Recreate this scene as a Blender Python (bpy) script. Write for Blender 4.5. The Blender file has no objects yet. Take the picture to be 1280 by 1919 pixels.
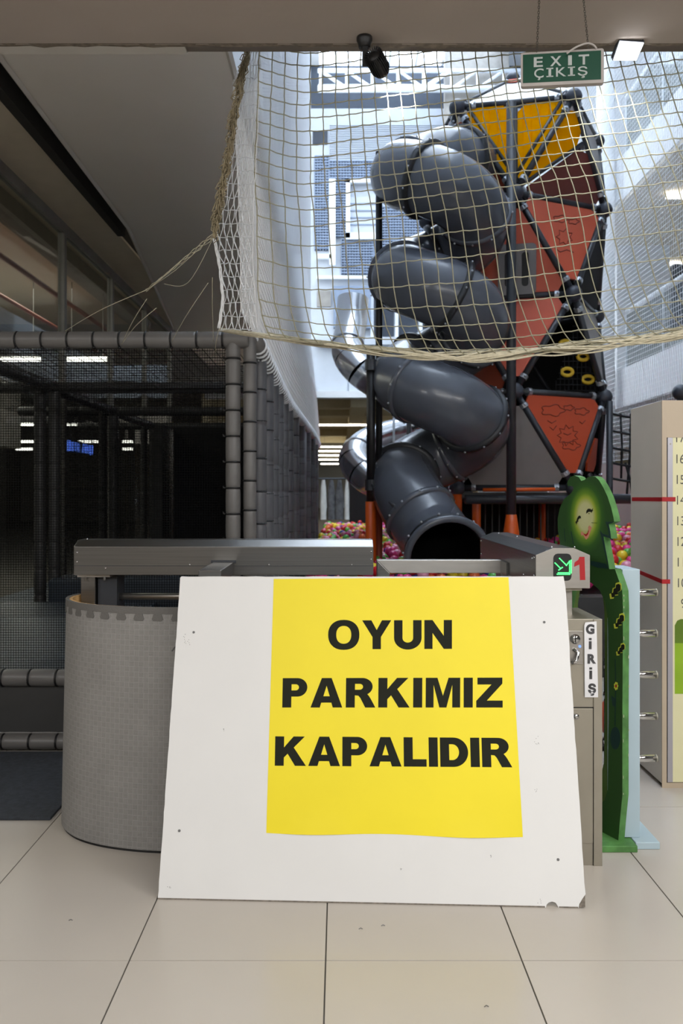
import bpy, math, random
from mathutils import Vector, Matrix
R = math.radians
rnd = random.Random(7)
S = bpy.context.scene
COL = S.collection

# ------------------------------------------------------------------ camera, world, light, exposure
F, CX, CY, CZ = 1493.0, 636.0, 923.0, 1.43
cam = bpy.data.cameras.new('camera')
cam.sensor_fit = 'VERTICAL'; cam.sensor_height = 36.0; cam.sensor_width = 24.0; cam.lens = 28.0
cam.shift_x = 4 / 1919; cam.shift_y = -36.5 / 1919
cam.clip_start = 0.05; cam.clip_end = 200
cam.dof.use_dof = True; cam.dof.focus_distance = 2.95; cam.dof.aperture_fstop = 4.5
co = bpy.data.objects.new('camera', cam); COL.objects.link(co)
co.location = (0, 0, CZ); co.rotation_euler = (R(90), 0, 0)
S.camera = co
W = bpy.data.worlds.new('world'); S.world = W; W.use_nodes = True
bg = W.node_tree.nodes['Background']
bg.inputs[0].default_value = (0.85, 0.93, 1.0, 1); bg.inputs[1].default_value = 8.5
S.view_settings.view_transform = 'Standard'; S.view_settings.look = 'None'
S.view_settings.exposure = 0.0; S.view_settings.gamma = 1.0; S.view_settings.use_curve_mapping = False
S.cycles.max_bounces = 8; S.cycles.diffuse_bounces = 5; S.cycles.sample_clamp_indirect = 6


def area_light(name, loc, rot, sx, sy, power, col=(1, 1, 1)):
    l = bpy.data.lights.new(name, 'AREA'); l.shape = 'RECTANGLE'; l.size = sx; l.size_y = sy
    l.energy = power; l.color = col
    o = bpy.data.objects.new(name, l); COL.objects.link(o)
    o.location = loc; o.rotation_euler = rot
    return o


area_light('hall_lamp_and_fill', (0.8, -2.2, 3.15), (R(28), 0, 0), 4.5, 1.5, 254, (1, 0.99, 0.97))
area_light('hall_lamp_and_fill', (3.8, 0.6, 3.15), (R(12), R(20), 0), 1.2, 2.5, 115, (1, 0.99, 0.98))
area_light('hall_lamp_and_fill', (1.6, 1.2, 3.2), (0, 0, 0), 1.6, 0.6, 34, (1, 0.985, 0.965))
area_light('store_lamp_and_fill', (-6.0, 9.0, 4.5), (0, 0, 0), 4, 8, 620, (1, 0.95, 0.84))  # added fill brightening the left store, apart from its linear lamps
area_light('hall_lamp_and_fill', (-4.0, -1.0, 3.1), (0, R(-42), 0), 1.2, 2.5, 135, (1, 0.985, 0.96))  # added unseen fill from the left to brighten locker side and left floor


# ------------------------------------------------------------------ helpers
def P(px, py, Y):
    return Vector(((px - CX) * Y / F, Y, CZ - (py - CY) * Y / F))


def ray_plane(px, py, p0, n):
    d = Vector(((px - CX) / F, 1, -(py - CY) / F)); o = Vector((0, 0, CZ))
    return o + d * ((Vector(p0) - o).dot(n) / d.dot(n))


def srgb(r, g, b):
    f = lambda c: (c / 255 / 12.92) if c <= 10.3 else ((c / 255 + 0.055) / 1.055) ** 2.4
    return (f(r), f(g), f(b), 1)


class NT:
    def __init__(s, name):
        m = bpy.data.materials.new(name); m.use_nodes = True
        s.m = m; s.t = m.node_tree; s.b = s.t.nodes['Principled BSDF']

    def n(s, kind, **kw):
        x = s.t.nodes.new(kind)
        for k, v in kw.items():
            if k.startswith('i_'):
                x.inputs[k[2:].replace('_', ' ')].default_value = v
            else:
                setattr(x, k, v)
        return x

    def l(s, a, b): s.t.links.new(a, b)

    def math(s, op, a, b=None, c=None):
        x = s.t.nodes.new('ShaderNodeMath'); x.operation = op
        for i, v in enumerate((a, b, c)):
            if v is None: continue
            if isinstance(v, (int, float)): x.inputs[i].default_value = v
            else: s.l(v, x.inputs[i])
        return x.outputs[0]


def mat(name, c, rough=0.5, metal=0.0, var=0.12, scale=6.0, bump=0.0, bscale=60.0, stretch=(1, 1, 1), coat=0.0, spec=0.5):
    k = NT(name); b = k.b
    b.inputs['Roughness'].default_value = rough; b.inputs['Metallic'].default_value = metal
    b.inputs['Coat Weight'].default_value = coat
    b.inputs['Specular IOR Level'].default_value = spec
    tc = k.n('ShaderNodeTexCoord'); mp = k.n('ShaderNodeMapping'); mp.inputs['Scale'].default_value = stretch
    k.l(tc.outputs['Object'], mp.inputs['Vector'])
    nz = k.n('ShaderNodeTexNoise'); nz.inputs['Scale'].default_value = scale; nz.inputs['Detail'].default_value = 5
    k.l(mp.outputs[0], nz.inputs['Vector'])
    rp = k.n('ShaderNodeValToRGB')
    lo = [max(0, v * (1 - var)) for v in c[:3]] + [1]; hi = [min(1, v * (1 + var)) for v in c[:3]] + [1]
    rp.color_ramp.elements[0].position = 0.3; rp.color_ramp.elements[0].color = lo
    rp.color_ramp.elements[1].position = 0.7; rp.color_ramp.elements[1].color = hi
    k.l(nz.outputs['Fac'], rp.inputs[0]); k.l(rp.outputs[0], b.inputs['Base Color'])
    if bump:
        n2 = k.n('ShaderNodeTexNoise'); n2.inputs['Scale'].default_value = bscale; n2.inputs['Detail'].default_value = 3
        k.l(mp.outputs[0], n2.inputs['Vector'])
        bp = k.n('ShaderNodeBump'); bp.inputs['Strength'].default_value = bump; bp.inputs['Distance'].default_value = 0.01
        k.l(n2.outputs['Fac'], bp.inputs['Height']); k.l(bp.outputs[0], b.inputs['Normal'])
    return k.m


def emit(name, c, st):
    k = NT(name); k.b.inputs['Base Color'].default_value = c
    k.b.inputs['Emission Color'].default_value = c; k.b.inputs['Emission Strength'].default_value = st
    return k.m


M = {}
M['tile'] = mat('glazed_tile', srgb(186, 179, 170), 0.22, var=0.035, scale=1.6, spec=0.35)
M['grout'] = mat('grout', srgb(88, 85, 80), 0.9)
M['white_board'] = mat('white_melamine', srgb(222, 222, 221), 0.55, var=0.02, scale=3)
M['chipboard'] = mat('chipboard_edge', srgb(120, 112, 102), 0.9, var=0.4, scale=90)
M['dirt'] = mat('dark_scuff', srgb(110, 110, 110), 0.9, var=0.3)
M['yellow'] = mat('yellow_poster', srgb(238, 219, 26), 0.5, var=0.03, scale=2.5)
M['ink'] = mat('black_ink', srgb(33, 35, 27), 0.7, spec=0.15)
M['ceiling'] = mat('beige_plaster', srgb(168, 157, 148), 0.9, var=0.05, scale=2, bump=0.1, bscale=25)
M['plaster_edge'] = mat('broken_plaster', srgb(120, 110, 98), 0.95, var=0.3, scale=40)
M['soffit'] = mat('white_soffit', srgb(228, 222, 214), 0.34, var=0.03, scale=1.3)
M['soffit_beige'] = mat('beige_soffit', srgb(200, 188, 168), 0.8, var=0.04)
M['trim'] = mat('white_trim', srgb(205, 200, 192), 0.5, var=0.05)
M['dark_gap'] = mat('dark_gap', srgb(40, 38, 36), 0.9)
M['beam'] = mat('brown_beam', srgb(112, 104, 96), 0.7, var=0.2, scale=5)
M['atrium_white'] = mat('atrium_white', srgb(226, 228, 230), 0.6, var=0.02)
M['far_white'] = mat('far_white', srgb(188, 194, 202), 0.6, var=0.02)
M['concrete'] = mat('grey_wall', srgb(150, 146, 140), 0.8)
M['store_beige'] = mat('store_beige', srgb(196, 184, 152), 0.8, var=0.05)
M['pink_wall'] = mat('pinkish_wall', srgb(190, 176, 174), 0.7, var=0.04)
M['blue_grey'] = mat('blue_grey_panel', srgb(128, 142, 164), 0.5, var=0.04)
M['dark_glass'] = mat('dark_window', srgb(38, 46, 58), 0.3)
M['white_metal'] = mat('white_painted_steel', srgb(226, 232, 238), 0.4, var=0.03)
M['dark_roof'] = mat('dark_roof_deck', srgb(58, 66, 78), 0.7, var=0.15, scale=1)
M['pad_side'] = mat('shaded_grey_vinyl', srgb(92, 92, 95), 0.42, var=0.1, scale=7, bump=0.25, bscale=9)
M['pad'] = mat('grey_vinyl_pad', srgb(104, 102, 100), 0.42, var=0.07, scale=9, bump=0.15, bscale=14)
M['pad_dark'] = mat('dark_vinyl_pad', srgb(58, 58, 58), 0.45, var=0.08)
M['pad_blue'] = mat('navy_vinyl', srgb(48, 58, 70), 0.45, var=0.1)
M['navy_carpet'] = mat('navy_mat', srgb(52, 56, 62), 0.95, var=0.25, scale=45, bump=0.5, bscale=260)
M['black'] = mat('black_plastic', srgb(22, 22, 23), 0.45, var=0.15)
M['black_cloth'] = mat('black_cloth', srgb(24, 24, 25), 0.9)
M['tie'] = mat('black_tie', srgb(14, 14, 15), 0.5)
M['white_tie'] = mat('pale_tie', srgb(190, 190, 185), 0.5)
M['rope'] = mat('beige_cord', srgb(196, 188, 164), 0.9, var=0.15, scale=60)
M['cord'] = mat('thin_net_cord', srgb(152, 148, 124), 0.9, var=0.12, scale=60)
M['cord_old'] = mat('grimy_cord', srgb(150, 138, 112), 0.9, var=0.3, scale=40)
M['net_white'] = mat('white_cord', srgb(236, 238, 240), 0.8, var=0.03)
M['black_rope'] = mat('black_rope', srgb(26, 28, 32), 0.8, var=0.2, scale=60)
M['foam'] = None
M['foam_dark'] = mat('dark_foam', srgb(98, 96, 93), 0.8, var=0.06, bump=0.2, bscale=160)
M['ply'] = mat('raw_plywood', srgb(198, 158, 104), 0.8, var=0.2, scale=14, stretch=(1, 1, 12))
M['steel'] = mat('brushed_steel', srgb(134, 132, 129), 0.3, 1.0, var=0.10, scale=5, stretch=(0.4, 0.4, 60), bump=0.02, bscale=30)
M['steel_face'] = mat('satin_steel_plate', srgb(188, 184, 178), 0.4, 1.0, var=0.06, scale=8, stretch=(1, 1, 6))
M['steel_dull'] = mat('worn_steel', srgb(172, 166, 152), 0.48, 0.75, var=0.07, scale=5)
M['chrome'] = mat('chrome', srgb(205, 205, 205), 0.12, 1.0, var=0.03)
M['slide_steel'] = mat('polished_steel_tube', srgb(200, 202, 206), 0.2, 1.0, var=0.05)
M['slide'] = mat('dark_grey_polyethylene', srgb(84, 88, 97), 0.27, var=0.08, scale=5, bump=0.05, bscale=8, spec=0.6, coat=0.15)
M['slide_ring'] = mat('black_flange', srgb(38, 40, 44), 0.45)
M['inside'] = mat('inside_shade', srgb(12, 12, 13), 0.7, spec=0.2)  # shade inside the slide tube, put into a near-black colour
M['charcoal'] = mat('charcoal_steel', srgb(50, 53, 59), 0.4, var=0.1)
M['ball_blue'] = mat('charcoal_node', srgb(56, 60, 70), 0.45, var=0.08)
M['orange_post'] = mat('orange_steel', srgb(206, 86, 22), 0.4, var=0.08)
M['orange'] = mat('orange_panel', srgb(198, 86, 58), 0.45, var=0.06, scale=3)
M['orange_deep'] = mat('deep_orange_panel', srgb(186, 72, 34), 0.45, var=0.06, scale=3)
M['rust'] = mat('rust_panel', srgb(150, 66, 42), 0.5, var=0.08)
M['maroon'] = mat('maroon_panel', srgb(104, 44, 34), 0.5, var=0.1)
M['grey_panel'] = mat('grey_panel', srgb(128, 122, 120), 0.5, var=0.05)
M['engrave'] = mat('engraved_line', srgb(122, 48, 32), 0.7)
M['clamp'] = mat('zinc_clamp', srgb(176, 180, 186), 0.35, 0.7)
M['yellow_grip'] = mat('yellow_grip', srgb(214, 178, 40), 0.5)
M['roof_panel'] = mat('cream_roof_panel', srgb(236, 232, 226), 0.4, var=0.03)
M['locker'] = mat('beige_enamel', srgb(186, 170, 148), 0.45, var=0.03, scale=3)
M['locker_side'] = mat('beige_enamel_lightened', srgb(206, 198, 188), 0.45, var=0.04, scale=3)  # same enamel as the front, lightened so light on the side sits in the colour
M['alu'] = mat('aluminium', srgb(186, 184, 192), 0.4, 0.6, var=0.04)
M['chart'] = mat('cream_chart', srgb(222, 218, 176), 0.5, var=0.02)
M['red'] = mat('red_tape', srgb(168, 16, 26), 0.5, var=0.08)
M['leaf_dark'] = mat('dark_green_print', srgb(92, 122, 24), 0.5)
M['leaf_light'] = mat('light_green_print', srgb(136, 172, 34), 0.5)
M['blue_paint'] = mat('pale_blue_paint', srgb(172, 192, 202), 0.5, var=0.03)
M['green_edge'] = mat('green_worn_edge', srgb(78, 128, 66), 0.6, var=0.3, scale=20)
M['green_dark'] = mat('dark_green_paint', srgb(44, 84, 34), 0.5, var=0.1)
M['olive'] = mat('olive_paint', srgb(84, 112, 44), 0.5, var=0.1)
M['teal'] = mat('deep_teal_paint', srgb(18, 50, 48), 0.5)
M['lime'] = mat('lime_paint', srgb(196, 204, 66), 0.5)
M['chip'] = mat('bare_wood_chip', srgb(172, 180, 150), 0.8)
M['lip'] = mat('pink_paint', srgb(206, 140, 116), 0.5)
M['mouth'] = mat('red_paint', srgb(160, 24, 16), 0.5)
M['sign_green'] = mat('sign_green', srgb(18, 72, 54), 0.45, var=0.06)  # darkened, the weak light on the sign is put into its green
M['sign_text'] = mat('sign_white_dimmed', srgb(180, 186, 184), 0.6)  # white letters greyed, weak light put into the colour
M['white_plastic'] = mat('white_plastic', srgb(176, 170, 166), 0.5)
M['chain'] = mat('chain', srgb(110, 106, 100), 0.4, 0.7)
M['paper'] = mat('white_sticker', srgb(226, 226, 228), 0.6, var=0.06, scale=12)
M['print_grey'] = mat('dark_print', srgb(66, 66, 68), 0.6, var=0.5, scale=30)
M['red_pipe'] = mat('red_pipe', srgb(140, 72, 58), 0.5)
M['mullion'] = mat('grey_mullion', srgb(128, 126, 122), 0.5)
M['lamp'] = emit('lamp_tube', (1, 0.96, 0.88, 1), 7)
M['lamp_far'] = emit('far_lamp_tube', (1, 0.93, 0.78, 1), 6)
M['flood'] = emit('flood_led', (0.93, 0.95, 1, 1), 14)
M['led'] = emit('green_led', (0.06, 0.95, 0.16, 1), 3.2)
M['blue_sign'] = emit('blue_sign', (0.12, 0.25, 1.0, 1), 1.6)
M['garment_grey'] = mat('grey_garment', srgb(98, 98, 100), 0.9, var=0.4, scale=9)
M['garment_white'] = mat('white_garment', srgb(224, 222, 216), 0.9, var=0.1, scale=9)


def foam_mat():
    k = NT('basketweave_foam'); b = k.b; b.inputs['Roughness'].default_value = 0.75
    uv = k.n('ShaderNodeTexCoord'); sp = k.n('ShaderNodeSeparateXYZ'); k.l(uv.outputs['UV'], sp.inputs[0])
    u = k.math('MULTIPLY', sp.outputs[0], 1 / 0.021); v = k.math('MULTIPLY', sp.outputs[1], 1 / 0.021)
    ch = k.math('MODULO', k.math('ADD', k.math('FLOOR', u), k.math('FLOOR', v)), 2.0)
    su = k.math('SINE', k.math('MULTIPLY', u, 2 * math.pi * 4)); sv = k.math('SINE', k.math('MULTIPLY', v, 2 * math.pi * 4))
    st = k.math('ADD', k.math('MULTIPLY', su, ch), k.math('MULTIPLY', sv, k.math('SUBTRACT', 1.0, ch)))
    fu = k.math('ABSOLUTE', k.math('SUBTRACT', k.math('FRACT', u), 0.5)); fv = k.math('ABSOLUTE', k.math('SUBTRACT', k.math('FRACT', v), 0.5))
    edge = k.math('GREATER_THAN', k.math('MAXIMUM', fu, fv), 0.46)
    h = k.math('ADD', k.math('MULTIPLY', st, 0.5), k.math('MULTIPLY', edge, -1.0))
    bp = k.n('ShaderNodeBump'); bp.inputs['Strength'].default_value = 0.55; bp.inputs['Distance'].default_value = 0.0012
    k.l(h, bp.inputs['Height']); k.l(bp.outputs[0], b.inputs['Normal'])
    nz = k.n('ShaderNodeTexNoise'); nz.inputs['Scale'].default_value = 7; k.l(uv.outputs['Object'], nz.inputs['Vector'])
    f = k.math('ADD', k.math('ADD', k.math('MULTIPLY', nz.outputs['Fac'], 0.35), k.math('MULTIPLY', st, 0.10)), k.math('ADD', k.math('MULTIPLY', ch, 0.05), k.math('MULTIPLY', edge, 0.28)))
    rp = k.n('ShaderNodeValToRGB'); rp.color_ramp.elements[0].color = srgb(122, 120, 117); rp.color_ramp.elements[1].color = srgb(172, 170, 167)
    k.l(f, rp.inputs[0]); k.l(rp.outputs[0], b.inputs['Base Color'])
    return k.m


M['foam'] = foam_mat()


def amber_mat():
    k = NT('amber_ribbed_plastic'); t = k.t
    tr = k.n('ShaderNodeBsdfTranslucent'); tr.inputs[0].default_value = srgb(255, 190, 10)
    df = k.n('ShaderNodeBsdfDiffuse'); df.inputs[0].default_value = srgb(255, 186, 0)
    mx = k.n('ShaderNodeMixShader'); mx.inputs[0].default_value = 0.5
    k.l(df.outputs[0], mx.inputs[1]); k.l(tr.outputs[0], mx.inputs[2])
    k.l(mx.outputs[0], t.nodes['Material Output'].inputs[0])
    return k.m


M['amber'] = amber_mat()


def glass_mat(name, tint, gl=0.12, dark=0.0):
    k = NT(name); t = k.t
    tp = k.n('ShaderNodeBsdfTransparent'); tp.inputs[0].default_value = tint
    g = k.n('ShaderNodeBsdfGlossy'); g.inputs['Roughness'].default_value = 0.03
    g.inputs[0].default_value = (0.8, 0.8, 0.8, 1)
    mx = k.n('ShaderNodeMixShader'); mx.inputs[0].default_value = gl
    k.l(tp.outputs[0], mx.inputs[1]); k.l(g.outputs[0], mx.inputs[2]); k.l(mx.outputs[0], t.nodes['Material Output'].inputs[0])
    return k.m


M['glass'] = glass_mat('clear_glass', (0.72, 0.74, 0.72, 1), 0.12)
M['roof_glass'] = glass_mat('roof_glass', (0.92, 0.95, 1, 1), 0.05)


def fine_net_mat():
    k = NT('fine_black_netting'); t = k.t
    uv = k.n('ShaderNodeTexCoord'); sp = k.n('ShaderNodeSeparateXYZ'); k.l(uv.outputs['UV'], sp.inputs[0])
    a = k.math('FRACT', k.math('MULTIPLY', sp.outputs[0], 1 / 0.014)); c = k.math('FRACT', k.math('MULTIPLY', sp.outputs[1], 1 / 0.014))
    g = k.math('MAXIMUM', k.math('LESS_THAN', a, 0.17), k.math('LESS_THAN', c, 0.17))
    tp = k.n('ShaderNodeBsdfTransparent'); df = k.n('ShaderNodeBsdfDiffuse'); df.inputs[0].default_value = srgb(20, 20, 21)
    mx = k.n('ShaderNodeMixShader'); k.l(g, mx.inputs[0]); k.l(tp.outputs[0], mx.inputs[1]); k.l(df.outputs[0], mx.inputs[2])
    k.l(mx.outputs[0], t.nodes['Material Output'].inputs[0])
    return k.m


M['fine_net'] = fine_net_mat()


def origin(o):
    v = Vector((0, 0, 0))
    while o is not None:
        v += o.location; o = o.parent
    return v


class MB:
    def __init__(s): s.v = []; s.f = []; s.uv = {}

    def box(s, a, b):
        (x0, y0, z0), (x1, y1, z1) = a, b
        i = len(s.v)
        s.v += [(x0, y0, z0), (x1, y0, z0), (x1, y1, z0), (x0, y1, z0), (x0, y0, z1), (x1, y0, z1), (x1, y1, z1), (x0, y1, z1)]
        s.f += [tuple(i + k for k in q) for q in ((3, 2, 1, 0), (4, 5, 6, 7), (0, 1, 5, 4), (1, 2, 6, 5), (2, 3, 7, 6), (3, 0, 4, 7))]
        return s

    def hexa(s, pts):           # 8 points like box order
        i = len(s.v); s.v += [tuple(p) for p in pts]
        s.f += [tuple(i + k for k in q) for q in ((3, 2, 1, 0), (4, 5, 6, 7), (0, 1, 5, 4), (1, 2, 6, 5), (2, 3, 7, 6), (3, 0, 4, 7))]
        return s

    def tube(s, pts, r, n=8, closed=False, cap=True):
        pts = [Vector(p) for p in pts]; m = len(pts)
        rr = r if isinstance(r, (list, tuple)) else [r] * m
        base = len(s.v); up = None
        for i, p in enumerate(pts):
            if closed: d = pts[(i + 1) % m] - pts[i - 1]
            else: d = pts[min(i + 1, m - 1)] - pts[max(i - 1, 0)]
            if d.length < 1e-9: d = Vector((0, 0, 1))
            d.normalize()
            if up is None:
                up = Vector((0, 0, 1)) if abs(d.z) < 0.9 else Vector((1, 0, 0))
            sx = d.cross(up)
            if sx.length < 1e-6: sx = d.cross(Vector((0.3, 1, 0.2)))
            sx.normalize(); up = sx.cross(d).normalized()
            for k in range(n):
                a = 2 * math.pi * k / n
                q = p + (sx * math.cos(a) + up * math.sin(a)) * rr[i]
                s.v.append(tuple(q))
        for i in range(m if closed else m - 1):
            j = (i + 1) % m
            for k in range(n):
                k2 = (k + 1) % n
                s.f.append((base + i * n + k, base + i * n + k2, base + j * n + k2, base + j * n + k))
        if cap and not closed:
            s.f.append(tuple(base + k for k in range(n))[::-1])
            s.f.append(tuple(base + (m - 1) * n + k for k in range(n)))
        return s

    def sphere(s, c, r, u=16, w=10):
        b = len(s.v); c = Vector(c)
        s.v.append(tuple(c + Vector((0, 0, r))))
        for i in range(1, w):
            t = math.pi * i / w
            for k in range(u):
                a = 2 * math.pi * k / u
                s.v.append(tuple(c + Vector((math.sin(t) * math.cos(a), math.sin(t) * math.sin(a), math.cos(t))) * r))
        s.v.append(tuple(c - Vector((0, 0, r)))); e = len(s.v) - 1
        for k in range(u): s.f.append((b, b + 1 + k, b + 1 + (k + 1) % u))
        for i in range(w - 2):
            for k in range(u):
                a0 = b + 1 + i * u; a1 = a0 + u
                s.f.append((a0 + k, a1 + k, a1 + (k + 1) % u, a0 + (k + 1) % u))
        a0 = b + 1 + (w - 2) * u
        for k in range(u): s.f.append((a0 + k, e, a0 + (k + 1) % u))
        return s

    def prism(s, poly, off):       # convex-ish polygon of 3-D points pushed by vector off
        i = len(s.v); n = len(poly); off = Vector(off)
        s.v += [tuple(p) for p in poly] + [tuple(Vector(p) + off) for p in poly]
        s.f.append(tuple(range(i, i + n))); s.f.append(tuple(range(i + n, i + 2 * n))[::-1])
        for k in range(n):
            k2 = (k + 1) % n
            s.f.append((i + k2, i + k, i + n + k, i + n + k2))
        return s

    def grid(s, rows):
        b = len(s.v); n = len(rows[0])
        for r_ in rows: s.v += [tuple(p) for p in r_]
        for i in range(len(rows) - 1):
            for k in range(n - 1):
                s.f.append((b + i * n + k, b + i * n + k + 1, b + (i + 1) * n + k + 1, b + (i + 1) * n + k))
        return s

    def build(s, name, material, parent=None, smooth=False, bevel=0.0, uvf=None):
        o0 = origin(parent)
        me = bpy.data.meshes.new(name)
        me.from_pydata([tuple(Vector(p) - o0) for p in s.v], [], s.f)
        if uvf:
            ul = me.uv_layers.new(name='UVMap')
            for lp in me.loops: ul.data[lp.index].uv = uvf(lp.vertex_index, Vector(s.v[lp.vertex_index]))
        me.materials.append(M[material])
        if smooth:
            me.polygons.foreach_set('use_smooth', [True] * len(me.polygons))
        me.validate(); me.update()
        o = bpy.data.objects.new(name, me); COL.objects.link(o); o.parent = parent
        if smooth == 'auto':
            md = o.modifiers.new('split', 'EDGE_SPLIT'); md.split_angle = R(40)
        if bevel:
            md = o.modifiers.new('bevel', 'BEVEL'); md.width = bevel; md.segments = 2; md.limit_method = 'ANGLE'
        return o


def root(name, label, cat, loc=(0, 0, 0), group=None):
    o = bpy.data.objects.new(name, None); COL.objects.link(o); o.location = loc; o.empty_display_size = 0.1
    return tag(o, label, cat, group)


def tag(o, label, cat, group=None):
    o['label'] = label; o['category'] = cat
    if group: o['group'] = group
    return o


def struct(mb, name, material, parent=None, **kw):
    o = mb.build(name, material, parent, **kw)
    if parent is None: o['kind'] = 'structure'
    return o


def stuff(o): o['kind'] = 'stuff'; return o


def box(a, b): return MB().box(a, b)


def cyl(a, b, r, n=14): return MB().tube([a, b], r, n)


def inst(src, name, parent, loc):
    o = src.copy(); o.name = name; COL.objects.link(o); o.parent = parent
    o.location = Vector(loc) - origin(parent)
    return o


def flat(polys, name, material, parent, to3d, depth, smooth=False):
    """2-D polygons (outer and holes) filled, extruded by depth along -normal; to3d(u, v, w) places them."""
    cu = bpy.data.curves.new(name, 'CURVE'); cu.dimensions = '2D'; cu.fill_mode = 'BOTH'; cu.extrude = 0.5
    for p in polys:
        sp = cu.splines.new('POLY'); sp.points.add(len(p) - 1)
        for q, (x, y) in zip(sp.points, p): q.co = (x, y, 0, 1)
        sp.use_cyclic_u = True
    o = bpy.data.objects.new(name, cu)
    COL.objects.link(o)
    me = bpy.data.meshes.new_from_object(o.evaluated_get(bpy.context.evaluated_depsgraph_get()))
    bpy.data.objects.remove(o); bpy.data.curves.remove(cu)
    o0 = origin(parent)
    for v in me.vertices: v.co = to3d(v.co.x, v.co.y, (v.co.z + 0.5) * depth) - o0
    me.materials.clear(); me.materials.append(M[material]); me.name = name
    for p in me.polygons: p.use_smooth = False
    me.update()
    ob = bpy.data.objects.new(name, me); COL.objects.link(ob); ob.parent = parent
    return ob


def text(txt, name, material, parent, to3d, box_, bold=0.0, depth=0.0008, spacing=1.0):
    """lettering fitted to box_ = (u0, v0, u1, v1)"""
    cu = bpy.data.curves.new(name, 'FONT'); cu.body = txt; cu.size = 1.0; cu.extrude = 0.5; cu.offset = bold
    cu.space_character = spacing; cu.resolution_u = 4
    o = bpy.data.objects.new(name, cu); COL.objects.link(o)
    me = bpy.data.meshes.new_from_object(o.evaluated_get(bpy.context.evaluated_depsgraph_get()))
    bpy.data.objects.remove(o); bpy.data.curves.remove(cu)
    xs = [v.co.x for v in me.vertices]; ys = [v.co.y for v in me.vertices]
    x0, x1, y0, y1 = min(xs), max(xs), min(ys), max(ys)
    u0, v0, u1, v1 = box_; o0 = origin(parent)
    for v in me.vertices:
        v.co = to3d(u0 + (v.co.x - x0) / (x1 - x0) * (u1 - u0), v0 + (v.co.y - y0) / (y1 - y0) * (v1 - v0), (v.co.z + 0.5) * depth) - o0
    me.materials.clear(); me.materials.append(M[material]); me.name = name; me.update()
    ob = bpy.data.objects.new(name, me); COL.objects.link(ob); ob.parent = parent
    return ob


def lerp(a, b, t): return a + (b - a) * t


def interp(tab, x):
    if x <= tab[0][0]: return tab[0][1]
    for (a, va), (b, vb) in zip(tab, tab[1:]):
        if x <= b: return lerp(va, vb, (x - a) / (b - a))
    return tab[-1][1]


def smoothstep(a, b, x):
    t = min(1, max(0, (x - a) / (b - a))); return t * t * (3 - 2 * t)


# ------------------------------------------------------------------ large structure
floor = struct(box((-16, -7, -0.2), (11, 75, -0.004)), 'floor', 'grout')
tl = MB()
tw, tlen, g = 0.6, 1.19, 0.0022
tl.v = []; tl.box((g, g, -0.004), (tw - g, tlen - g, 0.0))
proto = tl.build('tile', 'tile', floor, bevel=0.0008)
proto.location = (-0.642 - 6 * tw, 2.434 - 2 * tlen, 0)
for i in range(-6, 8):
    for j in range(-2, 4):
        if (i, j) == (-6, -2): continue
        inst(proto, 'tile', floor, (-0.642 + i * tw, 2.434 + j * tlen, 0))
stuff(struct(box((-9, -7, -0.004), (11, 2.434 - 2 * tlen, -0.001)), 'floor_behind', 'tile', floor))

# ceiling over the camera, with a ragged broken edge
ce = MB()
ce.box((-9, -7, 3.275), (11, 3.28, 3.9))
ceiling = struct(ce, 'ceiling', 'ceiling')
rg = MB(); n = 150; top = []; bot = []
for i in range(n + 1):
    x = -4 + 8.5 * i / n
    j = 0.012 * rnd.random() + 0.010 * math.sin(x * 3.1) * (x > 0)
    bot.append((x, 3.292 + j, 3.273 + 0.006 * rnd.random())); top.append((x, 3.31, 3.36))
rg.grid([[(p[0], 3.27, 3.2745) for p in bot], bot, top])
rg.build('broken_edge', 'plaster_edge', ceiling)
struct(box((-0.66, 3.32, 3.345), (6, 3.46, 3.9)), 'trim_1', 'beam')
struct(box((-4.5, 3.32, 3.335), (-0.66, 3.46, 3.9)), 'trim_2', 'trim')
struct(box((-9, 3.30, 3.9), (11, 3.46, 14.5)), 'wall_front', 'atrium_white')
struct(box((-9, -7.2, 0), (11, -7, 3.9)), 'wall_back', 'concrete')
struct(box((-9.2, -7, 0), (-9, 3.4, 5)), 'wall_left', 'concrete')
struct(box((-16.2, 3.4, -0.2), (-16, 42, 5)), 'wall_left_store', 'concrete')
struct(box((-16, 3.3, 0), (-9, 3.46, 5)), 'wall_front_store', 'concrete')
struct(box((11, -7, 0), (11.2, 30, 14.5)), 'wall_right', 'atrium_white')

# white soffit on the left with its bevelled outline, recess, beige strip and glazing
zs = 3.83
panel = [(-1.86, 4.0), (-0.60, 4.0), (-0.60, 15), (-2.47, 15), (-2.47, 11.7), (-2.42, 11.6), (-1.91, 7.2)]
struct(MB().prism([(x, y, zs) for x, y in panel], (0, 0, 0.05)), 'ceiling_soffit', 'soffit')
tr = MB(); tr.tube([(-1.86, 4.0, zs - 0.01), (-1.91, 7.2, zs - 0.01), (-2.42, 11.6, zs - 0.01)], 0.018, 4)
struct(tr, 'trim_3', 'trim')
tr = MB(); tr.tube([(-0.60, 4.0, zs - 0.005), (-0.60, 15, zs - 0.005)], 0.018, 4)
struct(tr, 'trim_4', 'trim')
struct(box((-2.5, 3.5, 4.02), (-1.8, 12, 4.1)), 'ceiling_recess', 'dark_gap')
struct(box((-2.06, 3.5, zs - 0.02), (-1.99, 7.4, 4.0)), 'trim_5', 'dark_gap')
struct(box((-2.46, 3.5, zs + 0.006), (-2.06, 12, zs + 0.03)), 'ceiling_strip', 'soffit_beige')
struct(box((-16, 3.5, 4.66), (-0.62, 15, 14.4)), 'wall_upper_left', 'atrium_white')
struct(box((-0.68, 3.9, zs + 0.05), (-0.60, 15, 14.4)), 'wall_fascia', 'atrium_white')
struct(box((-16, 3.5, 4.6), (-2.46, 15, 4.66)), 'ceiling_store_near', 'soffit_beige')
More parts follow.
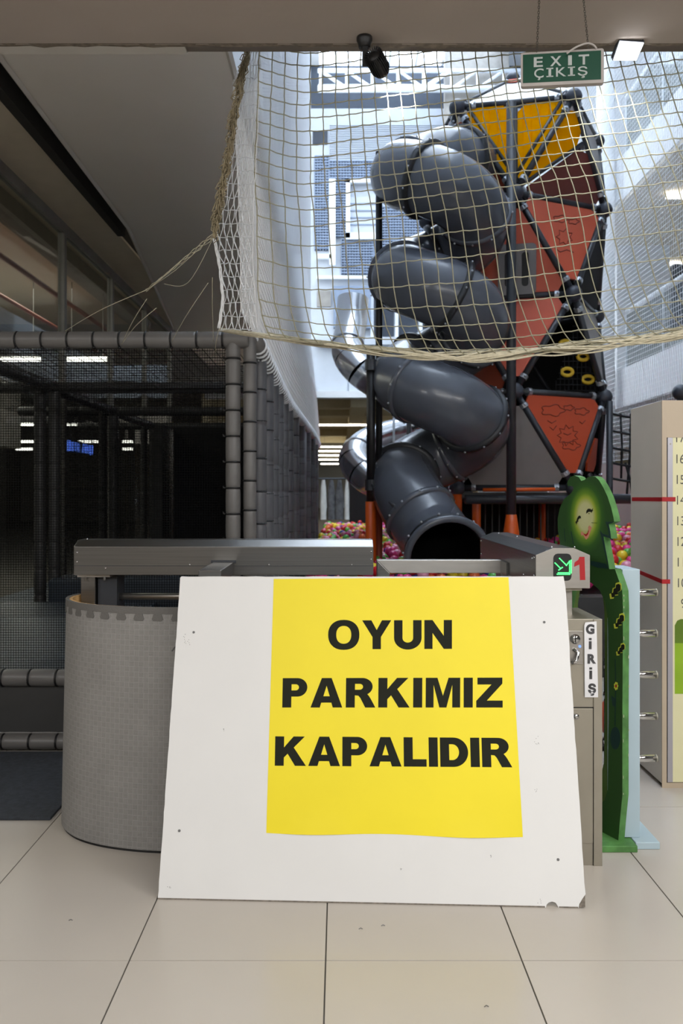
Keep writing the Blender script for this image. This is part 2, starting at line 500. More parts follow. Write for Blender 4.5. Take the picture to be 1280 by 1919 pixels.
struct(box((-16, 15, 4.6), (-1.1, 40, 4.7)), 'ceiling_store_far', 'concrete')
struct(box((-16, 15, 4.7), (-3.0, 15.3, 14.4)), 'wall_left_return', 'atrium_white')
struct(box((-16, 40, -0.2), (-1.1, 40.2, 4.7)), 'wall_store_end', 'concrete')
# glazing: transom, mullions and panes
wz = MB(); wz.box((-2.50, 3.5, zs - 0.09), (-2.44, 12, zs))
win = struct(wz, 'window_1', 'mullion')
ys = [3.65, 5.6, 7.1, 8.6, 10.1, 11.6]
mm = MB(); mm.box((-0.03, -0.03, 0), (0.03, 0.03, zs - 0.09)); m0 = mm.build('mullion', 'mullion', win); m0.location = (-2.47, ys[0], 0)
for y in ys[1:]: inst(m0, 'mullion', win, (-2.47, y, 0))
for a, b in zip(ys, ys[1:]):
    box((-2.474, a + 0.03, 0.02), (-2.466, b - 0.03, zs - 0.09)).build('pane', 'glass', win)
# things beyond that glazing
for k, (x, z, r_) in enumerate(((-3.96, 4.2, 0.035), (-4.5, 4.05, 0.03))):
    o = MB().tube([(x, 4, z), (x, 14.8, z)], r_, 8).build('sprinkler_pipe', 'red_pipe', None, True)
    tag(o, ['red sprinkler pipe running back beyond the left glazing', 'lower red sprinkler pipe deeper beyond the left glazing'][k], 'pipe')
o = MB().tube([(-6.4, 9.2, 4.0), (-4.5, 9.2, 4.0)], 0.025, 8).build('sprinkler_pipe', 'red_pipe', None, True)
tag(o, 'red cross pipe joining the pipes beyond the left glazing', 'pipe')
struct(box((-3.75, 3.6, 4.42), (-3.5, 15, 4.6)), 'trim_6', 'concrete')
dk = MB(); dk.tube([P(5, 375, 4.6), P(50, 375, 4.6)], 0.012, 6)
for i in range(6): dk.tube([P(5 + i * 8, 367, 4.65), P(8 + i * 8, 379, 4.65)], 0.005, 5)
struct(box((-8.9, 15, 0), (-7.6, 15.2, 4.6)), 'wall_store_left', 'concrete')
struct(MB().hexa([(-6.0, 6, 2.2), (-5.6, 6, 2.2), (-5.6, 14, 2.2), (-6, 14, 2.2), (-6, 6, 3.35), (-5.6, 6, 3.35), (-5.6, 14, 3.35), (-6, 14, 3.35)]), 'wall_store_mid', 'concrete')

# roof: opaque bands, white glazing bars, glass
zr = 14.25
for nm, a, b in (('ceiling_roof_left', (-9, 3.3, zr + .05), (-0.6, 30, zr + .2)), ('ceiling_roof_right', (4.5, 3.3, zr + .05), (11.2, 30, zr + .2)), ('ceiling_roof_far', (-9, 24.2, zr + 0.05), (11.2, 30, zr + .2))):
    struct(box(a, b), nm, 'atrium_white')
sky = struct(box((-0.6, 3.3, zr + 0.16), (4.5, 24.2, zr + 0.17)), 'window_2', 'roof_glass')
gb = box((-0.03, 0, -0.05), (0.03, 20.9, 0.05)).build('glazing_bar', 'white_metal', sky); gb.location = Vector((-0.1, 3.3, zr + 0.09))
for i in range(1, 6): inst(gb, 'glazing_bar', sky, (-0.1 + 0.8 * i, 3.3, zr + 0.09))
gc = box((-0.6, -0.03, -0.05), (4.5, 0.03, 0.05)).build('glazing_bar', 'white_metal', sky); gc.location = Vector((0, 4.5, zr + 0.05))
for i in range(1, 12): inst(gc, 'glazing_bar', sky, (0, 4.5 + 1.6 * i, zr + 0.05))


# trusses across the skylight
def truss(Y, z0, z1, label):
    t = root('roof_truss', label, 'truss', (2.5, Y, z0))
    MB().tube([(-0.62, Y, z1), (6.2, Y, z1)], 0.06, 8).build('top_chord', 'white_metal', t, True)
    MB().tube([(-0.62, Y, z0), (6.2, Y, z0)], 0.10, 8).build('bottom_chord', 'white_metal', t, True)
    x = -0.55; k = 0
    while x < 6.0:
        a = (x, Y, z1 if k % 2 == 0 else z0)
        MB().tube([(x, Y, z1), (x, Y, z0)], 0.035, 6).build('web_post', 'white_metal', t)
        if x < 2.2: MB().tube([(x, Y, z1), (x + 0.75, Y, z0)], 0.04, 6).build('web_diagonal', 'white_metal', t)
        else: MB().tube([(x, Y, z0), (x + 0.75, Y, z1)], 0.04, 6).build('web_diagonal', 'white_metal', t)
        x += 0.75; k += 1


truss(22.8, 12.98, 13.50, 'white tubular roof truss nearest under the skylight')
truss(23.3, 13.27, 13.78, 'white tubular roof truss farther back under the skylight')
struct(box((-4, 24.02, 13.0), (11, 24.3, 14.3)), 'wall_clerestory', 'dark_roof')

# far facade at Y = 24
YF = 24.0
fz = lambda py: CZ - (py - CY) * YF / F
fx = lambda px: (px - CX) * YF / F
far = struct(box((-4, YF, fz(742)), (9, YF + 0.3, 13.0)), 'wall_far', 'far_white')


def fbox(x0, y0, x1, y1, d0, d1): return box((fx(x0), YF - d1, fz(y1)), (fx(x1), YF - d0, fz(y0)))


lv = far
fbox(618, 236, 900, 302, 0.0, 0.04).build('louvre_back', 'blue_grey', far)
sl = fbox(618, 236, 900, 237.6, 0.04, 0.10).build('slat', 'far_white', far)
for i in range(1, 20): inst(sl, 'slat', far, (0, 0, -i * 3.4 * YF / F))
w = fbox(586, 246, 614, 271, 0, 0.03).build('window_pane', 'dark_glass', far)


def screen(x0, y0, x1, y1, step=5.2):
    fbox(x0, y0, x1, y1, 0.0, 0.02).build('screen_back', 'dark_glass', far)
    m = MB()
    nx = int((x1 - x0) / step); ny = int((y1 - y0) / step)
    for i in range(nx + 1):
        xx = x0 + i * step
        m.box((fx(xx - 1.1), YF - 0.10, fz(y1)), (fx(xx + 1.1), YF - 0.04, fz(y0)))
    for j in range(ny + 1):
        yy = y0 + j * step
        m.box((fx(x0), YF - 0.12, fz(yy + 1.1)), (fx(x1), YF - 0.06, fz(yy - 1.1)))
    stuff(m.build('perforated_screen', 'blue_grey', far))


screen(590, 295, 617, 470)
screen(618, 304, 700, 340)
screen(628, 340, 648, 445)
screen(640, 450, 708, 515)
screen(700, 390, 800, 520)
screen(900, 236, 990, 520)
for (x0, y0, x1, y1) in ((617, 340, 629, 500), (648, 340, 656, 450), (648, 340, 712, 347), (648, 440, 712, 452), (594, 480, 622, 488), (594, 520, 800, 526)):
    fbox(x0, y0, x1, y1, 0.05, 0.22).build('window_trim', 'white_metal', far)
fbox(656, 372, 708, 440, 0.02, 0.14).build('pale_panel', 'far_white', far)
for i in range(4): fbox(656, 384 + i * 13, 708, 386 + i * 13, 0.14, 0.17).build('blind_slat', 'blue_grey', far)
fbox(625, 540, 694, 618, 0.1, 0.3).build('hung_board', 'blue_grey', far)
fbox(594, 545, 620, 575, 0.0, 0.05).build('brown_panel', 'rust', far).data.materials[0] = M['concrete']
for x0 in (700, 745, 790, 835): fbox(x0, 560, x0 + 38, 650, 0, 0.04).build('window_pane', 'dark_glass', far)
for x0 in (694, 740, 785, 830): fbox(x0, 540, x0 + 6, 655, 0.04, 0.12).build('mullion', 'white_metal', far)
for x0 in (594, 654, 715, 776): fbox(x0, 655, x0 + 57, 736, 0, 0.06).build('cladding_panel', 'concrete', far).data.materials[0] = M['far_white']
fbox(590, 636, 900, 650, 0.05, 0.4).build('balcony_edge', 'far_white', far)
struct(box((-4, 23.6, fz(748)), (9, 24.0, fz(736))), 'trim_8', 'atrium_white')
# store under the far mezzanine
struct(box((-4, 24.3, 4.45), (9, 74, 4.6)), 'ceiling_far_store', 'store_beige')
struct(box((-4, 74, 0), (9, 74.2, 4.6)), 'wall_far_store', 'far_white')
struct(box((-4.2, 24.3, 0), (-4, 74, 4.6)), 'wall_far_store_left', 'store_beige')
struct(box((9, 24.3, 0), (9.2, 74, 4.6)), 'wall_far_store_right', 'store_beige')
bm_ = box((-4, 0, 0), (9, 0.5, 0.30)).build('trim_9', 'store_beige'); bm_['kind'] = 'structure'; bm_.location = (0, 25.6, 4.15)
for i, y in enumerate((28.2, 33, 38, 43.5)):
    o = inst(bm_, 'trim_%d' % (10 + i), None, (0, y, 4.15)); o['kind'] = 'structure'
for i, x in enumerate((0.35, 3.5)):
    struct(box((x, 24.4, 4.05), (x + 0.5, 44, 4.45)), 'trim_%d' % (16 + i), 'store_beige')


def lamp(a, b, label, group, mt='lamp', r=0.045, top=4.6):
    a = Vector(a); b = Vector(b)
    o = box((a.x, a.y - r, a.z - r), (b.x, b.y + r, a.z + r * 0.6)).build('linear_lamp', mt)
    tag(o, label, 'lamp', group)
    if top:
        for t in (0.12, 0.88):
            p = a.lerp(b, t); cyl((p.x, p.y, p.z), (p.x, p.y, top), 0.006, 5).build('suspension_rod', 'mullion', o)


for (Y, py, nseg) in ((30.5, 796, 1), (43, 837, 3), (48, 845, 3), (53.5, 853, 3), (60, 861, 3), (68, 869, 3)):
    z = CZ - (py - CY) * Y / F
    lamp((-1.6, Y, z), (5.0, Y, z), 'long white ceiling lamp in the far store beyond the slides, %s row' % {796: 'front', 837: 'second', 845: 'third', 853: 'fourth', 861: 'fifth', 869: 'back'}[py], 'ceiling lamps in the far store', 'lamp_far', 0.04 + (Y - 30) * 0.0006, 4.449)
l_ = area_light('store_lamp_and_fill', (2, 34, 4.0), (0, 0, 0), 8, 16, 380, (1, 0.93, 0.8))

# right hand galleries
X5 = 5.0
struct(box((X5, 3.5, 6.62), (11, 14.06, 7.38)), 'wall_gallery_upper', 'atrium_white')
struct(box((4.95, 14.06, 6.62), (11, 29, 7.38)), 'wall_gallery_upper_far', 'atrium_white')
struct(box((X5 + 0.02, 3.5, 6.55), (11, 28, 6.62)), 'ceiling_gallery', 'soffit_beige')
struct(box((X5, 3.5, 2.95), (11, 29, 3.62)), 'wall_gallery_lower', 'atrium_white')
struct(box((X5, 3.5, 10.2), (11, 29, 10.95)), 'wall_gallery_top', 'atrium_white')
struct(box((9.2, 3.5, 0), (9.4, 29, 14.2)), 'wall_gallery_back', 'far_white')
struct(box((4.9, 28, 0), (11, 28.2, 14.2)), 'wall_gallery_end', 'far_white')
struct(box((5.75, 16.5, 3.62), (6.85, 16.7, 6.55)), 'wall_gallery_pier', 'atrium_white')
struct(box((7.25, 17.3, 4.9), (9.2, 17.5, 6.4)), 'window_5', 'dark_glass')  # added dark block filling the dark bay, no window
o = MB().tube([(4.78, 14.3, 0), (4.78, 14.3, 10.2)], 0.16, 16).build('trim_20', 'atrium_white', None, True); o['kind'] = 'structure'
for z0, nm, wn in ((7.38, 'upper', 3), (3.62, 'lower', 4)):
    gl = struct(box((X5 + 0.04, 6, z0), (X5 + 0.055, 14, z0 + 0.95)), 'window_%d' % wn, 'glass')
    MB().tube([(X5 + 0.05, 6, z0 + 0.98), (X5 + 0.05, 14, z0 + 0.98)], 0.045, 8).build('handrail', 'white_metal', gl, True)
    for y in (6, 7.6, 9.2, 10.8, 12.4, 14): cyl((X5 + 0.05, y, z0), (X5 + 0.05, y, z0 + 0.98), 0.02, 6).build('baluster', 'white_metal', gl)
struct(box((3.05, 23.0, 11.0), (4.9, 23.3, 14.2)), 'wall_bulkhead', 'concrete')
for (Y, segs) in ((13.57, ((1250, 1300),)), (17.7, ((1129, 1145), (1246, 1300))), (19.8, ((1128, 1146), (1243, 1300))), (24.0, ((1129, 1150),)), (26.0, ((1129, 1148),))):
    for a, b in segs:
        z = 6.5
        lamp(((a - CX) * Y / F, Y, z), ((b - CX) * Y / F, Y, z),
             'white linear lamp under the right gallery, %s' % {(13.57, 1250): 'highest in view beside the net', (17.7, 1129): 'topmost of the row behind the tower edge', (17.7, 1246): 'upper of the pair at the right edge', (19.8, 1128): 'second of the row behind the tower edge', (19.8, 1243): 'lower of the pair at the right edge', (24.0, 1129): 'third of the row behind the tower edge', (26.0, 1129): 'lowest of the row behind the tower edge'}[(Y, a)],
             'lamps under the right gallery', 'lamp', 0.05, 6.56)
struct(box((3.3, 12.5, 0), (4.9, 12.65, 1.88)), 'wall_pit_back', 'pink_wall')

# ------------------------------------------------------------------ white side nets
XW = [(3.4, -0.48), (4.4, -0.47), (6.2, -0.485), (7.65, -0.485), (9.2, -0.445), (11.5, -0.385), (15, -0.375)]
xw = lambda y: interp(XW, y)


def side_net(label, y0, y1, zb, zt, xf, rad, step=0.05):
    t = root('safety_net', label, 'net', (xf(y0, zb(y0)), y0, zb(y0)))
    m = MB(); n = int((y1 - y0) / step)
    for i in range(n + 1):
        y = y0 + step * i
        zz = [lerp(zb(y), zt(y), k / 8) for k in range(9)]
        m.tube([(xf(y, z), y, z) for z in zz], rad, 3, cap=False)
    zmax = max(zt(y0), zt(y1)); z = zb(y0)
    while z < zmax:
        pts = []
        for k in range(13):
            y = lerp(y0, y1, k / 12)
            if z <= zt(y) + 1e-6 and z >= zb(y) - 1e-6: pts.append((xf(y, z), y, z))
        if len(pts) > 1: m.tube(pts, rad, 3, cap=False)
        z += step
    stuff(m.build('mesh_cords', 'net_white', t))
    return t


side_net('white safety net stretched along the left side above the grey padded wall', 3.70, 15.0, lambda y: 2.27, lambda y: min(10.0, 3.9 + (y - 4.45) * 0.75),
         lambda y, z: lerp(xw(y), -0.56, smoothstep(2.3, 4.5, z)) + 0.02, 0.0022)
side_net('white safety net hung along the right side behind the tower', 8.6, 20, lambda y: 1.92, lambda y: 9.0, lambda y, z: 4.2 + 0.05 * math.sin(z * 1.3 + y * 0.5), 0.0042, 0.065)

# ------------------------------------------------------------------ play tower (stacked pentagon antiprism)
TC = Vector((1.965, 9.02, 0)); TR = 1.0
LZ = [1.48, 2.455, 3.455, 4.457, 5.46]
ODD = [-65, 7, 79, 151, -137]; EVEN = [-101, -29, 43, 115, 187]
# ring order 0 front, 1 right, 2 back right, 3 back left, 4 left


def tv(l, k):
    a = R((ODD if l % 2 == 0 else EVEN)[k % 5]); return TC + Vector((TR * math.cos(a), TR * math.sin(a), LZ[l]))


apex = TC + Vector((0, 0, 6.1))
tower = root('play_tower', 'tall black framed climbing tower with orange triangular panels', 'play tower', (TC.x, TC.y, 0))
ballm = MB().sphere((0, 0, 0), 0.085, 20, 12).build('node_ball', 'ball_blue', None, True); ballm.parent = tower; ballm.location = tv(0, 0) - origin(tower)
for l in range(5):
    for k in range(5):
        if (l, k) != (0, 0): inst(ballm, 'node_ball', tower, tv(l, k))
inst(ballm, 'node_ball', tower, apex)
cl0 = None


def bar(a, b, r=0.032, clamps=True):
    global cl0
    d = (b - a).normalized(); a2 = a + d * 0.05; b2 = b - d * 0.05
    o = cyl(a2, b2, r, 10).build('bar', 'charcoal', tower, True)
    if clamps:
        for q in (a + d * 0.17, b - d * 0.17):
            MB().tube([q - d * 0.022, q + d * 0.022], r + 0.012, 10).tube([q + Vector((0, -0.02, 0)), q + Vector((0.0, -r - 0.035, 0.01))], 0.012, 6).build('clamp', 'clamp', o)


edges = []
for l in range(5):
    for k in range(5):
        edges.append((tv(l, k), tv(l, k + 1)))
for l in range(4):
    for k in range(5):
        v = tv(l, k)
        if l % 2 == 0: nb = (tv(l + 1, k), tv(l + 1, k + 1))      # odd k sits between even k and k+1
        else: nb = (tv(l + 1, k - 1), tv(l + 1, k))
        for q in nb: edges.append((v, q))
for k in range(5): edges.append((tv(4, k), apex))
for a, b in edges: bar(a, b)
trims = MB()


def panel3(a, b, c, material, inset=0.10, th=0.02, name='panel', out=0.0, cut=None):
    g_ = (a + b + c) / 3; nrm = (b - a).cross(c - a).normalized()
    if nrm.dot(g_ - Vector((TC.x, TC.y, g_.z))) < 0: nrm = -nrm
    pts = []
    for p, q, s in ((a, b, c), (b, c, a), (c, a, b)):
        pp = p + (g_ - p) * inset
        d1 = (q - p).normalized(); d2 = (s - p).normalized()
        cc = 0.10 if cut is None else cut
        pts += [pp + d2 * cc, pp + d1 * cc]
    o = MB().prism([p + nrm * (out - th / 2) for p in pts], nrm * th).build(name, material, tower)
    return o, nrm, g_ + nrm * (out + th / 2)


PF = {}
# level 0-1
PF['sun'] = panel3(tv(0, 0), tv(1, 0), tv(1, 1), 'orange_deep')
panel3(tv(1, 0), tv(0, 4), tv(0, 0), 'grey_panel')
panel3(tv(1, 1), tv(0, 0), tv(0, 1), 'orange_deep', 0.55)
panel3(tv(0, 4), tv(1, 4), tv(1, 0), 'grey_panel')
# level 1-2
PF['climb'] = ((tv(1, 0) + tv(1, 1) + tv(2, 0)) / 3, (tv(1, 1) - tv(1, 0)).cross(tv(2, 0) - tv(1, 0)).normalized())
panel3(tv(2, 0), tv(2, 4), tv(1, 0), 'orange')
panel3(tv(2, 0), tv(2, 1), tv(1, 1), 'grey_panel')
panel3(tv(2, 4), tv(1, 4), tv(1, 0), 'rust')
# level 2-3
PF['flower'] = panel3(tv(2, 0), tv(3, 0), tv(3, 1), 'orange')
PF['slot'] = panel3(tv(3, 0), tv(2, 4), tv(2, 0), 'orange')
panel3(tv(3, 1), tv(2, 0), tv(2, 1), 'black_cloth', 0.04)
panel3(tv(2, 4), tv(3, 4), tv(3, 0), 'rust')
# level 3-4
panel3(tv(4, 4), tv(3, 4), tv(3, 0), 'rust')
panel3(tv(4, 3), tv(4, 4), tv(3, 4), 'rust')
panel3(tv(3, 1), tv(4, 0), tv(4, 1), 'grey_panel', 0.16)
A_, B_, C_ = tv(3, 0), tv(3, 1), tv(4, 0)
m1 = B_ + (C_ - B_) * 0.62; m0_ = A_ + (B_ - A_) * 0.03
panel3(m0_, m1, C_, 'amber', 0.10, 0.015)
panel3(A_, B_, m1, 'maroon', 0.08, 0.015)
bar(A_ + (C_ - A_) * 0.06, m1, 0.022, False)
# amber inverted triangle split by a central bar
a4, b4, j3 = tv(4, 4), tv(4, 0), tv(3, 0)
mid = (a4 + b4) / 2
panel3(a4, mid, j3, 'amber', 0.09, 0.015, 'amber_panel'); panel3(mid, b4, j3, 'amber', 0.09, 0.015, 'amber_panel')
bar(mid, j3, 0.03, False)
nr = (b4 - a4).cross(j3 - a4).normalized()
if nr.y > 0: nr = -nr
for i in range(1, 14):
    t = i / 14
    if abs(t - 0.5) < 0.05: continue
    h = min(t, 1 - t) * 2
    p0 = a4 + (b4 - a4) * t; s_ = 0.92 * h
    q0 = p0 + (j3 - mid) * 0.06; q1 = p0 + (j3 - mid) * max(0.1, s_ - 0.02)
    if (q1 - q0).length > 0.06: box((-0.004, -0.004, 0), (0.004, 0.004, 1)).v
    if (q1 - q0).length > 0.06: MB().tube([q0 + nr * 0.012, q1 + nr * 0.012], 0.005, 4).build('rib', 'amber', tower)
for s0, s1 in ((a4, j3), (b4, j3)):
    d = (mid - (s0 + s1) / 2).normalized() * 0.10
    bar(s0 + d, s1 + d, 0.022, False)
# roof
panel3(apex, tv(4, 4), tv(4, 0), 'roof_panel', 0.06, 0.02, 'roof_panel'); panel3(apex, tv(4, 0), tv(4, 1), 'roof_panel', 0.06, 0.02, 'roof_panel')
panel3(apex, tv(4, 3), tv(4, 4), 'roof_panel', 0.06, 0.02, 'roof_panel')
gq = apex + (mid - apex) * 0.14
nq = (tv(4, 4) - apex).cross(tv(4, 0) - apex).normalized(); nq = nq if nq.z > 0 else -nq
MB().tube([gq + nq * 0.02, gq + nq * 0.03], 0.07, 14).build('orange_spot', 'orange', tower)
# back sides closed with added dark sheets that stand in for shade inside
for l in range(4):
    for k in range(5):
        lo = l % 2 == 0
        up_ = (tv(l + 1, k), tv(l + 1, k + 1)) if lo else (tv(l + 1, k - 1), tv(l + 1, k))
        for tri in ((tv(l, k), up_[0], up_[1]), ((tv(l, k), tv(l, k + 1), up_[1]))):
            g_ = sum(tri, Vector()) / 3
            if g_.y > TC.y + 0.1 and l < 3: panel3(tri[0], tri[1], tri[2], 'black_cloth', 0.03, 0.01, 'shade_backing', cut=0.03)
for l in (1, 3):
    MB().prism([Vector((TC.x, TC.y, LZ[l])) + (tv(l, k) - Vector((TC.x, TC.y, LZ[l]))) * 0.8 for k in range(5)], (0, 0, 0.04)).build('deck', 'black', tower)
MB().prism([Vector((TC.x, TC.y, 1.38)) + (tv(0, k) - Vector((TC.x, TC.y, LZ[0]))) * 0.95 for k in range(5)], (0, 0, 0.05)).build('deck', 'black', tower)

# engraved line drawings, grips, slotted plate
def strokes(pts_px, o3, name='engraved_drawing', r=0.006):
    _, nrm, c = o3
    m = MB()
    for st in pts_px: m.tube([ray_plane(x, y, c, nrm) + nrm * 0.0 for x, y in st], r, 5)
    return m.build(name, 'engrave', tower)


def cloud(cx, cy, s):
    return [(cx + s * (1.6 * math.cos(a)) * (1 + 0.16 * math.cos(5 * a)), cy - s * 0.75 * math.sin(a) * (1 + 0.2 * math.cos(5 * a))) for a in [2 * math.pi * i / 28 for i in range(29)]]


def sunny(cx, cy, r0, r1, n=9):
    pts = []
    for i in range(2 * n + 1):
        a = math.pi * i / n; r_ = r1 if i % 2 else r0
        pts.append((cx + r_ * math.cos(a), cy + r_ * math.sin(a)))
    return pts


strokes([cloud(1036, 769, 13), cloud(1066, 764, 6), cloud(1090, 771, 8), sunny(1064, 816, 13, 20), [(1056, 812), (1064, 815), (1070, 812)], cloud(1070, 835, 10),
         [(1026, 788), (1034, 793), (1042, 788)], [(1086, 790), (1091, 794), (1097, 788)], [(1030, 800), (1037, 806), (1043, 798)]], PF['sun'])
strokes([sunny(1058, 444, 10, 16, 7), [(1040, 465), (1050, 472), (1062, 468), (1075, 473)], cloud(1050, 410, 8), cloud(1075, 415, 6)], PF['flower'])
# climbing net with yellow grips in the open triangle
cc_, cn = PF['climb']
if cn.y > 0: cn = -cn
net = MB()
for i in range(12):
    x = 1042 + i * 8
    yb = 735; yt = 735 - (1 - abs((x - 1085) / 50.0)) * 150
    if yt < 728: net.tube([ray_plane(x, yb, cc_ - cn * 0.12, cn), ray_plane(x, max(yt, 590), cc_ - cn * 0.12, cn)], 0.006, 4)
for j in range(13):
    y = 600 + j * 11; hw = 48 * (y - 570) / 165
    net.tube([ray_plane(1085 - hw, y, cc_ - cn * 0.12, cn), ray_plane(1085 + hw, y, cc_ - cn * 0.12, cn)], 0.006, 4)
stuff(net.build('climbing_net', 'black_rope', tower))
for gx, gy in ((1063, 697), (1102, 711), (1060, 645), (1093, 668)):
    c = ray_plane(gx, gy, cc_ - cn * 0.1, cn)
    MB().tube([c + Vector((0.058 * math.cos(a), 0, 0.038 * math.sin(a))) for a in [2 * math.pi * i / 16 for i in range(16)]], 0.02, 8, True).build('hand_grip', 'yellow_grip', tower, True)
sp_c = PF['slot'][2]; sp_n = PF['slot'][1]
if sp_n.y > 0: sp_n = -sp_n
ux = Vector((0, 0, 1)).cross(sp_n).normalized(); uz = sp_n.cross(ux).normalized()
ux = -ux if ux.x < 0 else ux
pc = ray_plane(969, 505, sp_c + sp_n * 0.03, sp_n)
rr = lambda cx, cy, w_, h_, r_: [(cx + sx * (w_ - r_) + r_ * math.cos(R(a)), cy + sy * (h_ - r_) + r_ * math.sin(R(a))) for (sx, sy, a0) in ((1, 1, 0), (-1, 1, 90), (-1, -1, 180), (1, -1, 270)) for a in (a0, a0 + 30, a0 + 60, a0 + 90)]
flat([rr(0, 0, 0.19, 0.25, 0.04), rr(-0.09, 0.0, 0.034, 0.17, 0.03), rr(0.08, 0.0, 0.034, 0.17, 0.03)], 'slotted_plate', 'grey_panel', tower, lambda u, v, w: pc + ux * u + uz * v + sp_n * w, 0.03)
MB().prism([pc + ux * u + uz * v - sp_n * 0.005 for u, v in ((-0.15, -0.2), (0.15, -0.2), (0.15, 0.2), (-0.15, 0.2))], sp_n * 0.003).build('plate_back', 'black', tower)

# base frame under the tower
for (a, b, r_, mt, nm) in ((P(872, 936, 7.75), P(1200, 936, 8.3), 0.045, 'charcoal', 'base_bar'), (P(905, 918, 7.9), P(1040, 917, 7.9), 0.018, 'orange_post', 'rail'), (P(890, 935, 8.1), P(955, 935, 8.1), 0.02, 'orange_post', 'rail'), (P(970, 933, 8.1), P(1030, 932, 8.1), 0.016, 'orange_post', 'rail')):
    cyl(a, b, r_, 12).build(nm, mt, tower, True)
for k in range(5):
    p = tv(0, k); cyl((p.x, p.y, 0.0), (p.x, p.y, 1.45), 0.05, 12).build('leg', 'orange_post' if k != 0 else 'rust', tower, True)
for px, Y in ((893, 8.2), (1016, 9.6)): cyl((P(px, 0, Y).x, Y, 0), (P(px, 0, Y).x, Y, 1.36), 0.045, 12).build('leg', 'orange_post', tower, True)
cage = MB()
for i in range(14):
    x = 1.50 + i * 0.075; cage.tube([(x, 8.6, 0.2), (x, 8.6, 1.34)], 0.008, 5)
stuff(cage.build('cage_bars', 'black', tower))
box((1.3, 9.6, 0.2), (2.7, 9.62, 1.36)).build('shade_backing', 'black_cloth', tower)  # added dark sheet for the shade under the tower
# second module joined by a rope bridge, mostly behind the locker
t2 = root('rope_bridge', 'black rope climbing net strung from the tower to a post behind the locker', 'rope net', (3.3, 8.6, 0))
cyl((3.64, 8.5, 0), (3.64, 8.5, 2.45), 0.04, 12).build('post', 'charcoal', t2, True)
nb_ = MB().sphere((3.64, 8.5, 2.50), 0.085, 20, 12).build('node_ball', 'ball_blue', t2, True)
pI = tv(1, 1)
cyl((2.87, 8.46, 0.0), (2.87, 8.46, 2.4), 0.035, 12).build('post', 'charcoal', t2, True)
for i, z in enumerate((2.27, 2.09, 1.91, 1.75, 1.585)):
    pts = [(2.87 + 0.77 * t, 8.46 + 0.04 * t, z - 0.05 * math.sin(math.pi * t)) for t in [k / 8 for k in range(9)]]
    MB().tube(pts, 0.014, 6).build('rope', 'black_rope', t2, True)
for (x0, x1, z0, z1) in ((2.99, 3.0, 2.27, 1.58), (3.1, 3.06, 2.27, 1.4), (3.04, 3.12, 1.75, 1.4), (3.16, 3.2, 2.27, 1.58), (3.3, 3.34, 2.27, 1.4), (3.45, 3.42, 2.25, 1.4)):
    MB().tube([(x0, 8.47, z0), (lerp(x0, x1, .5) + 0.012, 8.475, (z0 + z1) / 2), (x1, 8.48, z1)], 0.012, 6).build('rope', 'black_rope', t2, True)
cyl((2.87, 8.46, 1.37), (3.64, 8.5, 1.37), 0.045, 12).build('base_bar', 'charcoal', t2, True)

# ------------------------------------------------------------------ grey spiral slide
SC = Vector((0.953, 7.6, 0)); SR, sr = 0.345, 0.318
slide = root('spiral_tube_slide', 'dark grey plastic spiral tube slide winding down in front of the tower', 'slide', (SC.x, SC.y, 0))
pitch = 0.972
zfront = 4.215                      # first front pass
hz = lambda th: zfront - pitch * (th - 1.5 * math.pi) / (2 * math.pi)
hp = lambda th: Vector((SC.x + SR * math.cos(th), SC.y + SR * math.sin(th), hz(th)))
th0, th1 = 0.42 * math.pi, 7.0 * math.pi
path = [Vector((1.62, 8.62, 4.86)), Vector((1.42, 8.42, 4.84)), Vector((1.22, 8.12, 4.80))]
ths = [th0 + (th1 - th0) * i / 150 for i in range(151)]
path += [hp(t) for t in ths]
e = hp(th1)
ex = [Vector((e.x + 0.02, e.y - 0.22, e.z - 0.12)), Vector((e.x + 0.10, e.y - 0.42, e.z - 0.28)), Vector((0.83, 6.98, 1.05)), Vector((0.89, 6.62, 0.905))]


def catmull(pts, n):
    out = []
    q = [pts[0]] + pts + [pts[-1]]
    for i in range(1, len(q) - 2):
        for k in range(n):
            t = k / n; p0, p1, p2, p3 = q[i - 1], q[i], q[i + 1], q[i + 2]
            out.append(0.5 * ((2 * p1) + (p2 - p0) * t + (2 * p0 - 5 * p1 + 4 * p2 - p3) * t * t + (3 * p1 - p0 - 3 * p2 + p3) * t ** 3))
    out.append(pts[-1]); return out


ctail = catmull([hp(th1 - 0.3), e] + ex, 8)[8:]
path = catmull(path[:4], 5)[:-1] + path[4:-1] + ctail
# cut the path in tube sections, every half turn; the sections meet in black flanges
cum = [0]
for a, b in zip(path, path[1:]): cum.append(cum[-1] + (b - a).length)
tot = cum[-1]; nsec = 15


def at_len(s):
    for i in range(len(cum) - 1):
        if cum[i + 1] >= s:
            t = (s - cum[i]) / max(1e-9, cum[i + 1] - cum[i]); return path[i].lerp(path[i + 1], t)
    return path[-1]


